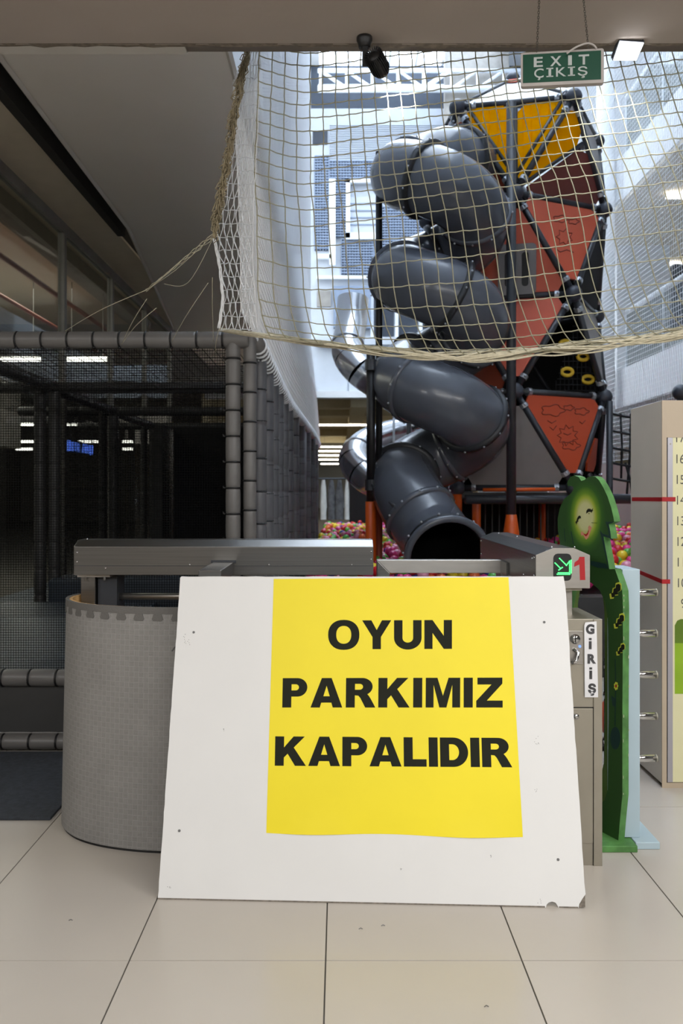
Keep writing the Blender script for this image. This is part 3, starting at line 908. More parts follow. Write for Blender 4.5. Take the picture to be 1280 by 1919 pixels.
for i in range(nsec):
    s0, s1 = tot * i / nsec, tot * (i + 1) / nsec
    pts = [at_len(lerp(s0, s1, k / 12)) for k in range(13)]
    sec = MB().tube(pts, [sr] * 13, 30, cap=False).build('tube_section', 'slide', slide, True)
    MB().tube(pts, [sr - 0.012] * 13, 30, cap=False).build('inner_wall', 'inside', sec, True)
    if i < nsec - 1:
        p = at_len(s1); d = (at_len(s1 + 0.05) - at_len(s1 - 0.05)).normalized()
        light = i % 2 == 1
        fl = MB().tube([p - d * 0.028, p - d * 0.022, p + d * 0.022, p + d * 0.028], [sr, sr + (0.022 if light else 0.038), sr + (0.022 if light else 0.038), sr], 30, cap=False).build('flange', 'slide' if light else 'slide_ring', slide, True)
        up = Vector((0, 0, 1)) if abs(d.z) < .9 else Vector((1, 0, 0)); sx = d.cross(up).normalized(); sy = sx.cross(d)
        bolts = MB()
        for k in range(12):
            a = 2 * math.pi * k / 12; bolts.sphere(p + (sx * math.cos(a) + sy * math.sin(a)) * (sr + (0.026 if light else 0.04)) - d * 0.0, 0.010, 6, 4)
        stuff(bolts.build('bolts', 'clamp', fl))
# exit lip
e1 = path[-1]; d = (path[-1] - path[-4]).normalized()
MB().tube([e1 - d * 0.09, e1 - d * 0.06, e1 - d * 0.03], [sr + 0.002, sr + 0.035, sr + 0.002], 36, cap=False).build('flange', 'slide_ring', slide, True)
up = Vector((0, 0, 1)); sx = d.cross(up).normalized(); sy = sx.cross(d)
ring = [e1 + d * 0.02 + (sx * math.cos(a) + sy * math.sin(a)) * (sr + 0.02) for a in [2 * math.pi * i / 36 for i in range(36)]]
MB().tube(ring, 0.032, 10, True).build('exit_lip', 'slide', slide, True)
bl = MB()
for k in range(14):
    a = 2 * math.pi * k / 14; bl.sphere(e1 - d * 0.06 + (sx * math.cos(a) + sy * math.sin(a)) * (sr + 0.037), 0.012, 6, 4)
stuff(bl.build('bolts', 'clamp', slide))

# support posts of the slide
sp1 = root('slide_post', 'thick black post with orange base left of the grey slide', 'post', (0.295, 7.45, 0))
cyl((0.295, 7.45, 1.34), (0.295, 7.45, 2.80), 0.042, 14).build('post', 'black', sp1, True)
cyl((0.295, 7.45, 0.0), (0.295, 7.45, 1.345), 0.052, 14).build('orange_sleeve', 'orange_post', sp1, True)
for z in (2.62, 1.50): MB().tube([(0.295, 7.45, z - 0.05), (0.295, 7.45, z + 0.05)], 0.055, 14).box((0.30, 7.42, z - 0.035), (0.42, 7.48, z + 0.035)).build('clamp', 'charcoal', sp1)
cyl((0.31, 7.39, 1.50), (0.50, 6.92, 1.29), 0.018, 8).build('strut', 'charcoal', sp1, True)
cyl((0.36, 7.44, 1.66), (0.53, 7.2, 1.60), 0.014, 8).build('strut', 'charcoal', sp1, True)
sp2 = root('slide_post', 'slim tall black pole rising beside the upper turns of the grey slide', 'post', (0.378, 7.6, 0))
cyl((0.378, 7.6, 1.3), (0.378, 7.6, 4.68), 0.032, 12).build('post', 'black', sp2, True)
cyl((0.378, 7.6, 0), (0.378, 7.6, 1.3), 0.034, 12).build('orange_sleeve', 'rust', sp2, True)
for z in (3.5, 2.45): cyl((0.378, 7.6, z), (0.60, 7.6, z), 0.02, 8).build('strut', 'charcoal', sp2, True)
sp3 = root('slide_post', 'tall charcoal post with orange foot standing between slide and tower', 'post', (1.64, 7.6, 0))
cyl((1.64, 7.6, 1.22), (1.64, 7.6, 5.15), 0.046, 14).build('post', 'charcoal', sp3, True)
MB().tube([(1.64, 7.6, 0), (1.64, 7.6, 1.05), (1.64, 7.6, 1.22)], [0.08, 0.075, 0.05], 14).build('orange_sleeve', 'orange_post', sp3, True)
for z in (4.25, 3.26, 2.3): cyl((1.30, 7.6, z - 0.1), (1.64, 7.6, z), 0.022, 8).build('strut', 'charcoal', sp3, True)
for k, (px, Y, y0, y1, r_, mt, lb) in enumerate(((738, 10.5, 700, 1000, 0.016, 'clamp', 'thin grey pole behind the grey slide, left of a black one'), (766, 10.5, 700, 1000, 0.03, 'black', 'thin black pole behind the lower turn of the grey slide'))):
    p = P(px, 0, Y); o = cyl((p.x, Y, 0), (p.x, Y, P(px, y0, Y).z), r_, 10).build('pole', mt, None, True); tag(o, lb, 'pole')

# ------------------------------------------------------------------ polished steel slide behind
stl = root('steel_tube_slide', 'polished steel spiral tube slide behind the dark grey one', 'slide', (0.6, 12.2, 0))
px_path = [(662, 560, 12.0), (658, 610, 11.9), (652, 660, 11.6), (682, 700, 11.4), (740, 735, 11.6), (800, 772, 12.3), (800, 800, 12.9), (745, 812, 12.7), (690, 830, 12.2), (664, 862, 11.7), (690, 895, 11.4), (735, 912, 11.5), (800, 935, 12.0), (860, 965, 11.6), (900, 972, 11.0)]
sp_ = catmull([P(*q) for q in px_path], 7)
cum2 = [0]
for i in range(0, len(sp_) - 1, 4):
    seg = sp_[i:i + 5]
    o = MB().tube(seg, 0.235, 22, cap=False).build('tube_section', 'slide_steel', stl, True)
    if i and i % 12 == 0:
        dd = (seg[1] - seg[0]).normalized(); MB().tube([seg[0] - dd * 0.02, seg[0] + dd * 0.02], 0.248, 22).build('flange', 'clamp', stl, True)

# ------------------------------------------------------------------ ball pit
struct(box((-0.3, 6.15, 0.0), (4.4, 6.35, 0.62)), 'wall_pit_front', 'pad_dark')
struct(box((-0.3, 6.35, 0.0), (4.9, 17, 0.58)), 'floor_pit', 'black')
bz = lambda x, y: 0.74 + 0.12 * smoothstep(1.8, 2.8, x) + 0.02 * math.sin(x * 3 + y) + 0.015 * math.sin(y * 2.3)
BC = {'pink': (214, 62, 130), 'red': (196, 40, 44), 'yellow': (226, 196, 40), 'green': (96, 176, 78), 'blue': (58, 66, 160), 'orange': (226, 112, 60), 'pale pink': (226, 150, 176)}
BW = ['pink'] * 5 + ['red'] * 4 + ['yellow'] * 3 + ['green'] * 3 + ['blue'] + ['orange'] * 2 + ['pale pink'] * 3
for c, v in BC.items(): M['ball_' + c] = mat(c.replace(' ', '_') + '_ball_plastic', srgb(*v), 0.3, var=0.05)
bp = {}
for c in BC:
    me = MB().sphere((0, 0, 0), 0.05, 14, 9)
    bp[c] = me
vis = [(598, 688, 984, 1012), (706, 770, 972, 1050), (735, 930, 1064, 1082), (1140, 1192, 1008, 1070), (1014, 1042, 985, 1020)]
srcs = {}; rest = {c: MB() for c in BC}; nb = 0
row = 0
balls = []; under = []
y = 6.5
while y < 16.9:
    x = -0.25 + (0.06 if row % 2 else 0)
    while x < 4.85:
        xx = x + rnd.uniform(-.03, .03); yy = y + rnd.uniform(-.03, .03)
        if (xx > 3.15 and yy > 12.35) or abs(xx) > 4.8:
            x += 0.118; continue
        balls.append((xx, yy, bz(xx, yy) + rnd.uniform(-0.055, 0.06))); under.append((x + 0.055, yy + 0.06, bz(xx, yy) - 0.075 + rnd.uniform(-0.02, 0.02)))
        x += 0.118
    y += 0.125; row += 1


def in_tower(x, y): return False


for (x, yv, z) in sorted(balls, key=lambda q: q[1]):
    px = CX + F * x / yv; py = CY - F * (z - CZ) / yv
    c = rnd.choice(BW)
    seen = any(a <= px <= b and s <= py <= t for a, b, s, t in vis)
    if seen and nb < 300:
        nb += 1
        if c not in srcs:
            o = bp[c].build('pit_ball', 'ball_' + c, None, True); srcs[c] = o
        else:
            o = srcs[c].copy(); COL.objects.link(o); o.name = 'pit_ball'
        o.location = (x, yv, z)
        tag(o, 'small %s plastic ball lying in the ball pit' % c, 'ball', '%s balls in the ball pit' % c)
    else:
        rest[c].sphere((x, yv, z), 0.05, 8, 5)
for (x, yv, z) in under: rest[rnd.choice(BW)].sphere((x, yv, z), 0.05, 8, 5)
pit = root('ball_layer', 'layer of mixed coloured plastic balls filling the rest of the pit', 'balls', (2, 10, 0.6))
pit['kind'] = 'stuff'
for c, m in rest.items(): stuff(m.build('balls', 'ball_' + c, pit, True))

# dark panel and garments at the end of the left gap
struct(box((0.22, 17.3, 0), (2.9, 17.4, 1.9)), 'wall_pit_dark', 'black_cloth')
for k, (px, mt, w_, nm) in enumerate(((606, 'garment_white', 12, 'white'), (621, 'garment_grey', 14, 'dark grey'), (636, 'garment_grey', 16, 'mottled grey'), (650, 'garment_white', 9, 'pale'))):
    Y = 20.0; x0 = (px - CX) * Y / F; hw = w_ * Y / F / 2
    rows = []
    for j in range(7):
        t = j / 6; zz = lerp(1.75, 0.75, t)
        wv = hw * (0.45 + 0.55 * min(1, t * 3)) * (1 + 0.08 * math.sin(j * 2 + k))
        rows.append([(x0 + wv * math.cos(a), Y + 0.06 * math.sin(a), zz) for a in [2 * math.pi * q / 10 for q in range(11)]])
    o = MB().grid(rows).build('hanging_garment', mt, None, True)
    tag(o, '%s garment hanging on the rail in the far store left of the slide' % nm, 'garment', 'garments in the far store')
o = MB().tube([(-0.75, 20, 1.78), (0.35, 20, 1.78)], 0.02, 8).tube([(-0.7, 20, 0), (-0.7, 20, 1.78)], 0.02, 8).tube([(0.3, 20, 0), (0.3, 20, 1.78)], 0.02, 8).build('clothes_rail', 'charcoal')
tag(o, 'dark clothes rail in the far store left of the slide', 'rail')

# ------------------------------------------------------------------ soft play frame on the left
YP = 4.4
PX0, PX1 = -3.0, -0.545
play = root('soft_play_frame', 'grey padded soft play frame with black netting at left', 'play frame', (-1.8, YP, 0))


def padded(pts, r, seg, name, material='pad', ties=True, tie_mat='tie', side=None):
    """foam sleeve pinched by ties, along a straight line"""
    a, b = Vector(pts[0]), Vector(pts[1]); d = (b - a); L = d.length; d = d / L
    nt = max(1, int(round(L / seg))); P_ = []; RR = []
    for i in range(nt):
        s0 = L * i / nt; s1 = L * (i + 1) / nt
        for f_, k in ((0.0, 0.88), (0.05, 0.97), (0.15, 1.0), (0.5, 1.015), (0.85, 1.0), (0.95, 0.97)):
            P_.append(a + d * lerp(s0, s1, f_)); RR.append(r * k)
    P_.append(b); RR.append(r * 0.88)
    o = MB().tube(P_, RR, 16).build(name, material, play, True)
    if ties:
        up = Vector((0, 0, 1)) if abs(d.z) < .9 else Vector((0, 1, 0)); sx = d.cross(up).normalized(); sy = sx.cross(d)
        src = None
        for i in range(nt):
            c = a + d * (L * i / nt)
            if src is None:
                m = MB().tube([(sx * math.cos(q) + sy * math.sin(q)) * (r * 0.95) for q in [2 * math.pi * k / 16 for k in range(16)]], 0.006, 6, True)
                if side is not None: m.tube([side * (r * 0.9), side * (r * 1.25), side * (r * 1.25) + d * 0.012], 0.006, 6)
                o0 = origin(o); m.v = [tuple(Vector(v) + o0) for v in m.v]
                src = m.build('cable_tie', tie_mat, o, True); src.location = c - o0
            else: inst(src, 'cable_tie', o, c)
    return o


padded([(-3.2, YP, 2.272), (-0.50, YP, 2.272)], 0.047, 0.144, 'top_sleeve', side=Vector((0, -0.5, -0.8)))
padded([(-0.587, YP, 0.03), (-0.587, YP, 2.31)], 0.041, 0.146, 'post_sleeve', side=Vector((-1, -0.2, 0)))
padded([(-0.497, YP + 0.02, 0.03), (-0.497, YP + 0.02, 2.31)], 0.036, 0.166, 'post_sleeve')
padded([(-3.2, YP, 0.407), (-0.66, YP, 0.407)], 0.047, 0.146, 'rail_sleeve')
padded([(-3.2, YP, 0.055), (-0.66, YP, 0.055)], 0.042, 0.146, 'rail_sleeve')
padded([(-3.2, YP + 0.02, 0.098), (-0.66, YP + 0.02, 0.098)], 0.012, 0.146, 'rail_sleeve', ties=False)
box((-3.2, YP + 0.01, 0.10), (-0.62, YP + 0.04, 0.37)).build('kick_panel', 'pad_dark', play)
box((-3.2, YP + 0.02, 0.36), (-0.55, 12, 0.44)).build('deck', 'pad_blue', play)
# inner frames
for (Yf, xl, mt) in ((6.15, -2.25, 'pad_dark'), (7.95, -2.30, 'pad_dark'), (9.75, -2.33, 'pad_dark')):
    padded([(xl - 0.06, Yf, 0.44), (xl - 0.06, Yf, 2.25)], 0.045, 0.2, 'post_sleeve', mt, ties=False)
    padded([(xl + 0.05, Yf, 0.44), (xl + 0.05, Yf, 2.25)], 0.045, 0.2, 'post_sleeve', mt, ties=False)
    padded([(-3.2, Yf, 2.24), (-0.56, Yf, 2.24)], 0.045, 0.2, 'top_sleeve', mt, ties=False)
    padded([(xl + 0.05, Yf - 1.75, 2.24), (xl + 0.05, Yf, 2.24)], 0.045, 0.2, 'top_sleeve', mt, ties=False)
# black netting: roof of real cords, fine netting on the front and left
rn = MB()
for i in range(42): x = -3.2 + i * 0.064; rn.tube([(x, YP, 2.235), (x + 0.05, 5.3, 2.16), (x, 6.15, 2.22)], 0.0022, 3, cap=False)
for j in range(29):
    y = YP + j * 0.0625; z = 2.235 - 0.075 * math.sin(math.pi * j / 28); rn.tube([(-3.2, y, z), (-1.8, y, z - 0.02), (-0.57, y, z)], 0.0022, 3, cap=False)
stuff(rn.build('roof_netting', 'tie', play))


def plane_net(a, b, c, d, name, L, H):
    m = MB(); m.v = [a, b, c, d]; m.f = [(0, 1, 2, 3)]
    uvs = [(0, 0), (L, 0), (L, H), (0, H)]
    o = m.build(name, 'fine_net', play, uvf=lambda i, v: uvs[i]); stuff(o)


plane_net((-3.2, YP + 0.03, 0.44), (-0.62, YP + 0.03, 0.44), (-0.62, YP + 0.03, 2.24), (-3.2, YP + 0.03, 2.24), 'front_netting', 2.58, 1.8)
plane_net((-2.2, 6.2, 0.44), (-0.56, 6.2, 0.44), (-0.56, 6.2, 2.2), (-2.2, 6.2, 2.2), 'inner_netting', 1.7, 1.8)
plane_net((-3.1, 6.15, 2.2), (-0.56, 6.15, 2.2), (-0.56, 9.75, 2.2), (-3.1, 9.75, 2.2), 'roof_fine_netting', 2.6, 3.6)
plane_net((-2.28, 6.2, 0.44), (-2.28, 9.7, 0.44), (-2.28, 9.7, 2.2), (-2.28, 6.2, 2.2), 'side_netting', 3.5, 1.8)
box((-1.98, 9.5, 0.4), (-0.6, 9.56, 2.2)).build('dark_backing', 'black_cloth', play)  # added dark sheets, the unlit depth of the frame put into their colour
box((-2.10, 9.0, 0.4), (-2.0, 9.6, 2.2)).build('dark_backing', 'pad_dark', play)
# wedge ramp on the deck
MB().prism([(-2.6, 4.75, 0.44), (-2.6, 5.9, 0.44), (-2.6, 5.9, 0.62), (-2.6, 5.3, 0.60)], (1.25, 0, 0)).build('wedge_mat', 'pad_blue', play)
box((-2.2, 6.0, 0.44), (-0.9, 6.4, 0.78)).build('step_mat', 'pad_blue', play, bevel=0.03)
# padded side wall running back
sidey = [4.81, 5.38, 5.92, 6.46, 7.1, 7.75, 8.5, 9.4, 10.5, 11.7, 13.2]
for i, yv in enumerate(sidey):
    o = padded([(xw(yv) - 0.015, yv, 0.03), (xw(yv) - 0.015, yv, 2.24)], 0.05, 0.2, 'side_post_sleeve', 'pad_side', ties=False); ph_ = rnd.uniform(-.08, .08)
    tm = MB()
    for k in range(1, 11):
        z = 0.03 + 2.21 * k / 11 + ph_ + rnd.uniform(-.02, .02)
        tm.tube([(xw(yv) - 0.015 + 0.047 * math.cos(q), yv + 0.047 * math.sin(q), z) for q in [2 * math.pi * w_ / 12 for w_ in range(12)]], 0.006, 4, True)
    stuff(tm.build('cable_ties', 'tie', o))
wl = MB()
wl.grid([[(xw(yv) - 0.03 + 0.02 * math.sin(yv * 9 + z), yv, z) for yv in [4.5 + 0.12 * k for k in range(76)]] for z in (0.02, 0.7, 1.4, 2.24)])
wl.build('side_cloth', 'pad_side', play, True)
tp = [(xw(yv), yv, 2.27) for yv in [4.42 + 0.35 * k for k in range(29)]]
MB().tube(tp, 0.048, 12).build('side_top_sleeve', 'pad', play, True)
hx = MB(); pts = []
for k in range(1100):
    yv = 4.45 + 9.6 * k / 1100; a = yv * 2 * math.pi / 0.12
    pts.append((xw(yv) + 0.053 * math.cos(a), yv, 2.27 + 0.053 * math.sin(a)))
hx.tube(pts, 0.0075, 4); hx.build('lashing_cord', 'net_white', play, True)
# navy mat in front
o = box((-4.2, 3.47, 0.0005), (-1.26, 4.36, 0.014)).build('floor_mat', 'navy_carpet', None, bevel=0.004)
tag(o, 'dark navy carpet mat on the floor before the soft play frame', 'mat')

# lamps and blue sign seen through the netting
k = 0
for (Y, py, segs) in ((12, 672, ((-30, 75), (125, 202))), (19.7, 769, ((-40, 60), (110, 168))), (23.5, 795, ((-40, 62), (110, 196), (230, 247), (385, 412))), (31, 827, ((35, 62), (148, 196), (230, 248))), (36, 841, ((30, 60), (230, 248)))):
    for a, b in segs:
        z = CZ - (py - CY) * Y / F
        lamp(((a - CX) * Y / F, Y, z), ((b - CX) * Y / F, Y, z),
             'white linear lamp in the left store seen through netting, %s row %s' % ({672: 'top', 769: 'second', 795: 'third', 827: 'fourth', 841: 'lowest'}[py], {-30: 'left edge', 125: 'right end', -40: 'left edge', 110: 'middle', 230: 'beyond the inner posts', 385: 'far right alone', 35: 'left', 148: 'middle', 30: 'left'}[a]),
             'lamps of the left store', 'lamp', 0.028 + Y * 0.0008)
o = inst_sign = root('lit_sign', 'blue lit shop sign glimpsed through the black netting', 'sign', tuple(P(150, 840, 16)))
bx = MB()
q0, q1 = P(126, 824, 16), P(176, 838, 17)
MB().hexa([P(124, 846, 16.06), P(178, 854, 17.06), P(178, 854, 17.1), P(124, 846, 16.1), P(124, 822, 16.06), P(178, 834, 17.06), P(178, 834, 17.1), P(124, 822, 16.1)]).build('sign_back', 'black', inst_sign)
lets = [[(0, 0), (0, 1), (.6, 1), (.6, .55), (0, .5), (.7, .45), (.7, 0), (0, 0)], [(0, 1), (0, 0), (.6, 0), (.6, 1)], [(.3, 0), (.3, 1)], [(0, 1), (0, 0)], [(0, 0), (.35, 1), (.7, 0)], [(0, 0), (0, 1), (.7, 0), (.7, 1)], [(0, 0), (.6, 0), (.6, 1), (0, 1), (0, 0)]]
lm = MB()
for i, st in enumerate(lets):
    t0 = i / 7
    lm.tube([P(lerp(126, 176, t0 + u * 0.14), lerp(844, 852, t0) - v * lerp(18, 15, t0), 16 + t0 + u * 0.14) for u, v in st], 0.022, 4)
stuff(lm.build('lit_lettering', 'blue_sign', inst_sign))
for q in (P(132, 830, 16.2), P(172, 838, 16.95)): cyl(q, (q.x, q.y, 4.6), 0.01, 6).build('hanger', 'charcoal', inst_sign)

# ------------------------------------------------------------------ front safety net
ROPE = [(395, 616), (412, 618), (475, 626), (560, 638), (640, 651), (720, 660), (800, 664), (880, 668), (960, 665), (1040, 658), (1120, 647), (1200, 636), (1280, 625), (1420, 606), (1560, 590), (1900, 560)]
NY = lambda t, x: 3.49 + 0.16 * t - 0.10 * math.sin(math.pi * min(1, t)) * smoothstep(480, 800, x)


def net_px(xt, n_):
    y0 = 98 + 24.6 * n_; t = min(1.0, max(-0.3, (y0 - 98) / (640 - 98)))
    tt = max(0, t)
    x = interp([(0, 510), (0.45, 503), (0.75, 512), (1.0, 542)], tt) + (xt - 510) * (1 + 0.30 * tt ** 1.3)
    xa = xt + (x - xt)
    up = -0.125 * max(0, xa - 590) if xa > 590 else -0.30 * max(0, 550 - xa)
    b = smoothstep(0.55, 1.0, tt)
    ry = interp(ROPE, xa)
    return xa, (y0 + up) * (1 - b) + (ry) * b, t


net = root('safety_net', 'beige knotted safety net hung across the opening in front of the slides', 'net', tuple(P(880, 95, 3.5)))
nm = MB(); NR = 22
knots = MB()
xs_top = [487 + 23.6 * i for i in range(52)]
gridp = {}
for i, xt in enumerate(xs_top):
    for n_ in range(-2, NR + 1):
        x, y_, t = net_px(xt, n_)
        if n_ == NR: y_ = interp(ROPE, x) - 2
        wv = NY(t, x)
        gridp[i, n_] = (P(x + rnd.uniform(-1.2, 1.2), y_ + rnd.uniform(-1.2, 1.2), wv), y_, x)
rad = 0.0026
for i in range(len(xs_top)):
    pts = []
    for n_ in range(-2, NR + 1):
        p, yy, xx = gridp[i, n_]
        if yy < 70: continue
        pts.append(p)
        if n_ < NR:
            q, y2, x2 = gridp[i, n_ + 1]; pts.append(p.lerp(q, 0.5) + Vector((rnd.uniform(-.002, .002), 0, 0)))
    if len(pts) > 1: nm.tube(pts, rad, 5, cap=False)
for n_ in range(-2, NR):
    pts = []
    for i in range(len(xs_top)):
        p, yy, xx = gridp[i, n_]
        if yy < 70: continue
        pts.append(p); knots.sphere(p, 0.0045, 5, 4)
        if i + 1 < len(xs_top): pts.append(p.lerp(gridp[i + 1, n_][0], 0.5) + Vector((0, 0, -0.003)))
    if len(pts) > 1: nm.tube(pts, rad, 5, cap=False)
stuff(nm.build('net_cords', 'cord', net, True)); stuff(knots.build('knots', 'cord', net, True))
# compressed folds between the gathered edge and the first full mesh
EDGE = [(97, 462), (150, 452), (200, 442), (250, 434), (300, 427), (350, 418), (400, 408), (440, 400), (500, 412), (560, 418), (618, 410)]
CRE = [(97, 489), (250, 482), (400, 474), (500, 474), (618, 482)]
fm = MB(); NC = 12; rowsy = [97 + i * 12.4 for i in range(43)]
fp = {}
for i in range(NC):
    u = i / (NC - 1)
    for j, yy in enumerate(rowsy):
        zig = (4.0 if (i + j // 2) % 2 else -4.0) * (0.35 + 0.65 * smoothstep(200, 500, yy)) * (1 if 0 < i < NC - 1 else 0)
        x = lerp(interp(EDGE, yy), interp(CRE, yy), u) + zig * 0.5 + rnd.uniform(-1, 1)
        fp[i, j] = P(x, yy + rnd.uniform(-2, 2), 3.50 + 0.35 * (1 - u) + 0.12 * (j / 42))
for i in range(NC): fm.tube([fp[i, j] for j in range(43)], 0.0018, 4, cap=False)
for j in range(0, 43, 2):
    fm.tube([fp[i, j] for i in range(NC)], 0.0018, 4, cap=False)
    if j + 2 < 43:
        for i in range(NC - 1):
            if (i + j // 2) % 2: fm.tube([fp[i, j], fp[i + 1, j + 2]], 0.0014, 3, cap=False)
stuff(fm.build('folded_cords', 'net_white', net))
# gathered edge bundle
eb = MB()
for s_ in range(18):
    pts = []
    ph = rnd.uniform(0, 6.28); am = rnd.uniform(2, 9)
    for k in range(60):
        yy = lerp(92, 446, k / 59); w_ = (1 if yy < 430 else 0.4)
        pts.append(P(interp(EDGE, yy) + am * w_ * math.sin(ph + k * rnd.uniform(0.45, 0.6)) , yy, 3.60 + 0.012 * math.cos(ph + k * 0.5) + rnd.uniform(-.004, .004)))
    eb.tube(pts, 0.0030, 4)
for k in range(170):
    yy = rnd.uniform(100, 440); x = interp(EDGE, yy); a = rnd.uniform(-16, 9)
    eb.tube([P(x, yy, 3.60), P(x + a * 0.6, yy + rnd.uniform(-6, 4), 3.57), P(x + a, yy + rnd.uniform(4, 14), 3.58), P(x, yy + 18, 3.60)], 0.0022, 4)
eb.build('gathered_edge', 'cord_old', net, True)
eb = MB()
for s_ in range(3):
    pts = [P(interp(EDGE, yy) + 2.2 * math.sin(s_ * 2.1 + yy * 0.09), yy, 3.86) for yy in range(440, 620, 5)]
    eb.tube(pts, 0.003, 5)
eb.build('edge_cord', 'net_white', net, True)
# twisted bottom rope, thickening to the middle
hb = MB()
for s_ in range(16):
    pts = []
    r0 = rnd.uniform(0.35, 1.0); ph = rnd.uniform(0, 6.28); sp2_ = rnd.choice((-1, 1)) * rnd.uniform(0.7, 1.2)
    for k in range(200):
        x = lerp(412, 1880, k / 199); yy = interp(ROPE, x)
        wd = interp([(412, 3), (480, 5), (600, 7), (720, 10), (880, 13), (1040, 13), (1120, 13), (1280, 12), (1500, 12)], x)
        Yb = interp([(412, 3.98), (480, 3.82), (620, 3.65), (1500, 3.65)], x) - 0.012
        a = ph + k * 0.13 * sp2_
        pts.append(P(x, yy + wd * r0 * math.sin(a), Yb + 0.014 * math.cos(a)))
    hb.tube(pts, 0.0040, 5)
hb.build('hem_rope', 'rope', net, True)
# loose tie threads
th = MB()
for a, b, c in (((400, 440), (330, 505), (275, 543)), ((400, 445), (352, 530), (308, 532)), ((275, 543), (190, 580), (122, 620)), ((275, 560), (250, 600), (230, 640)), ((293, 577), (255, 610), (228, 645)), ((390, 530), (350, 590), (322, 640)), ((398, 520), (398, 580), (400, 640)), ((410, 618), (405, 640), (403, 660))):
    q = catmull([P(a[0], a[1], 3.86), P(b[0], b[1], 4.0), P(c[0], c[1], 4.3)], 6)
    th.tube(q, 0.0016, 4)
for s_ in range(3):
    th.tube([P(lerp(400, 275, k / 14) + 3 * math.sin(k + s_ * 2), lerp(442, 543, k / 14) + 4 * math.sin(k * 1.3 + s_ * 2), 3.86 + 0.02 * k) for k in range(15)], 0.0022, 4)
th.build('tie_threads', 'rope', net, True)

# ------------------------------------------------------------------ things on the ceiling
spot = root('spotlight', 'small black finned spotlight hanging from the ceiling edge', 'spotlight', tuple(P(685, 70, 3.24)))
YS = 3.23
c0 = P(683, 72, YS)
MB().tube([(c0.x, YS, 3.275), (c0.x, YS, 3.262), (c0.x, YS, 3.25), (c0.x, YS, 3.235)], [0.032, 0.032, 0.026, 0.024], 20).build('ceiling_mount', 'black', spot, True)
MB().hexa([P(679, 125, YS - .01), P(690, 125, YS - .01), P(690, 125, YS + .02), P(679, 125, YS + .02), P(679, 82, YS - .01), P(690, 82, YS - .01), P(690, 82, YS + .02), P(679, 82, YS + .02)]).build('arm', 'black', spot, bevel=0.002)
a, b = P(700, 104, YS - 0.03), P(716, 134, YS + 0.06)
dx = (b - a).normalized()
hd = MB().tube([a, a.lerp(b, .25), a.lerp(b, .8), b], [0.026, 0.035, 0.036, 0.032], 24).build('lamp_head', 'black', spot, True)
up = Vector((0, 0, 1)); sx = dx.cross(up).normalized(); sy = sx.cross(dx)
for k in range(24):
    q = 2 * math.pi * k / 24; r_ = sx * math.cos(q) + sy * math.sin(q)
    MB().prism([a + r_ * 0.02, a + r_ * 0.038 - dx * 0.008, b + r_ * 0.040 - dx * 0.02, b + r_ * 0.03], sx.cross(r_) * 0 + dx.cross(r_) * 0.003).build('fin', 'black', hd)
cyl(P(690, 124, YS), a.lerp(b, .4), 0.008, 8).build('pivot', 'black', spot)
MB().tube([b - dx * 0.002, b + dx * 0.003], 0.027, 20).build('lens', 'flood', spot)
sl_ = bpy.data.lights.new('spot_beam', 'SPOT'); sl_.energy = 26; sl_.spot_size = R(45); sl_.shadow_soft_size = 0.02
so = bpy.data.objects.new('spot_beam', sl_); COL.objects.link(so); so.location = b + dx * 0.02; so.rotation_euler = dx.to_track_quat('-Z', 'Y').to_euler()

fl = root('floodlight', 'small lit white LED floodlight fixed at the ceiling edge right of the exit sign', 'floodlight', tuple(P(1178, 80, 3.26)))
q = [P(1150, 112, 3.30), P(1192, 112, 3.30), P(1206, 80, 3.24), P(1162, 77, 3.24)]
nn = (q[1] - q[0]).cross(q[3] - q[0]).normalized()
if nn.y > 0: nn = -nn
MB().prism(q, nn * 0.004).build('led_panel', 'flood', fl)
gqc = sum(q, Vector()) / 4
MB().prism([gqc + (p - gqc) * 1.08 - nn * 0.03 for p in q], nn * 0.029).build('housing', 'charcoal', fl)
MB().tube([q[3] - nn * 0.015, q[3] + Vector((0, 0.0, 0.03)), Vector((q[3].x + 0.04, 3.25, 3.276))], 0.004, 6).tube([q[2] - nn * 0.015, q[2] + Vector((0, 0, 0.03)), Vector((q[2].x - 0.03, 3.25, 3.276))], 0.004, 6).build('bracket', 'charcoal', fl)
fa = bpy.data.lights.new('flood_beam', 'SPOT'); fa.energy = 26; fa.spot_size = R(100); fa.spot_blend = 0.6; fa.shadow_soft_size = 0.04; fa.color = (0.93, 0.95, 1)
fo = bpy.data.objects.new('flood_beam', fa); COL.objects.link(fo); fo.location = gqc + nn * 0.03; fo.rotation_euler = Vector((0.0, 0.55, -0.75)).to_track_quat('-Z', 'Y').to_euler()

# exit sign
YE = 2.9
tl_, tr_, br_, bl_ = P(976, 99, 2.93), P(1132, 90, 2.86), P(1131, 153, 2.86), P(976, 162, 2.93)
es = root('exit_sign', 'green EXIT sign with white frame hanging on two chains', 'sign', tuple((tl_ + tr_) / 2))
eu = (tr_ - tl_); ev = (tl_ - bl_); EW = eu.length; EH = ev.length; eu.normalize(); ev.normalize(); en = eu.cross(ev).normalized()
if en.y > 0: en = -en
e3 = lambda u, v, w: bl_ + eu * u + ev * v + en * w
flat([rr(EW / 2, EH / 2, EW / 2, EH / 2, 0.008)], 'sign_frame', 'white_plastic', es, lambda u, v, w: e3(u, v, w - 0.022), 0.022)
flat([[(0.008, 0.012), (EW - 0.010, 0.012), (EW - 0.010, EH - 0.008), (0.008, EH - 0.008)]], 'sign_face', 'sign_green', es, e3, 0.0012)
e4 = lambda u, v, w: e3(u, v, 0.0012 + w)
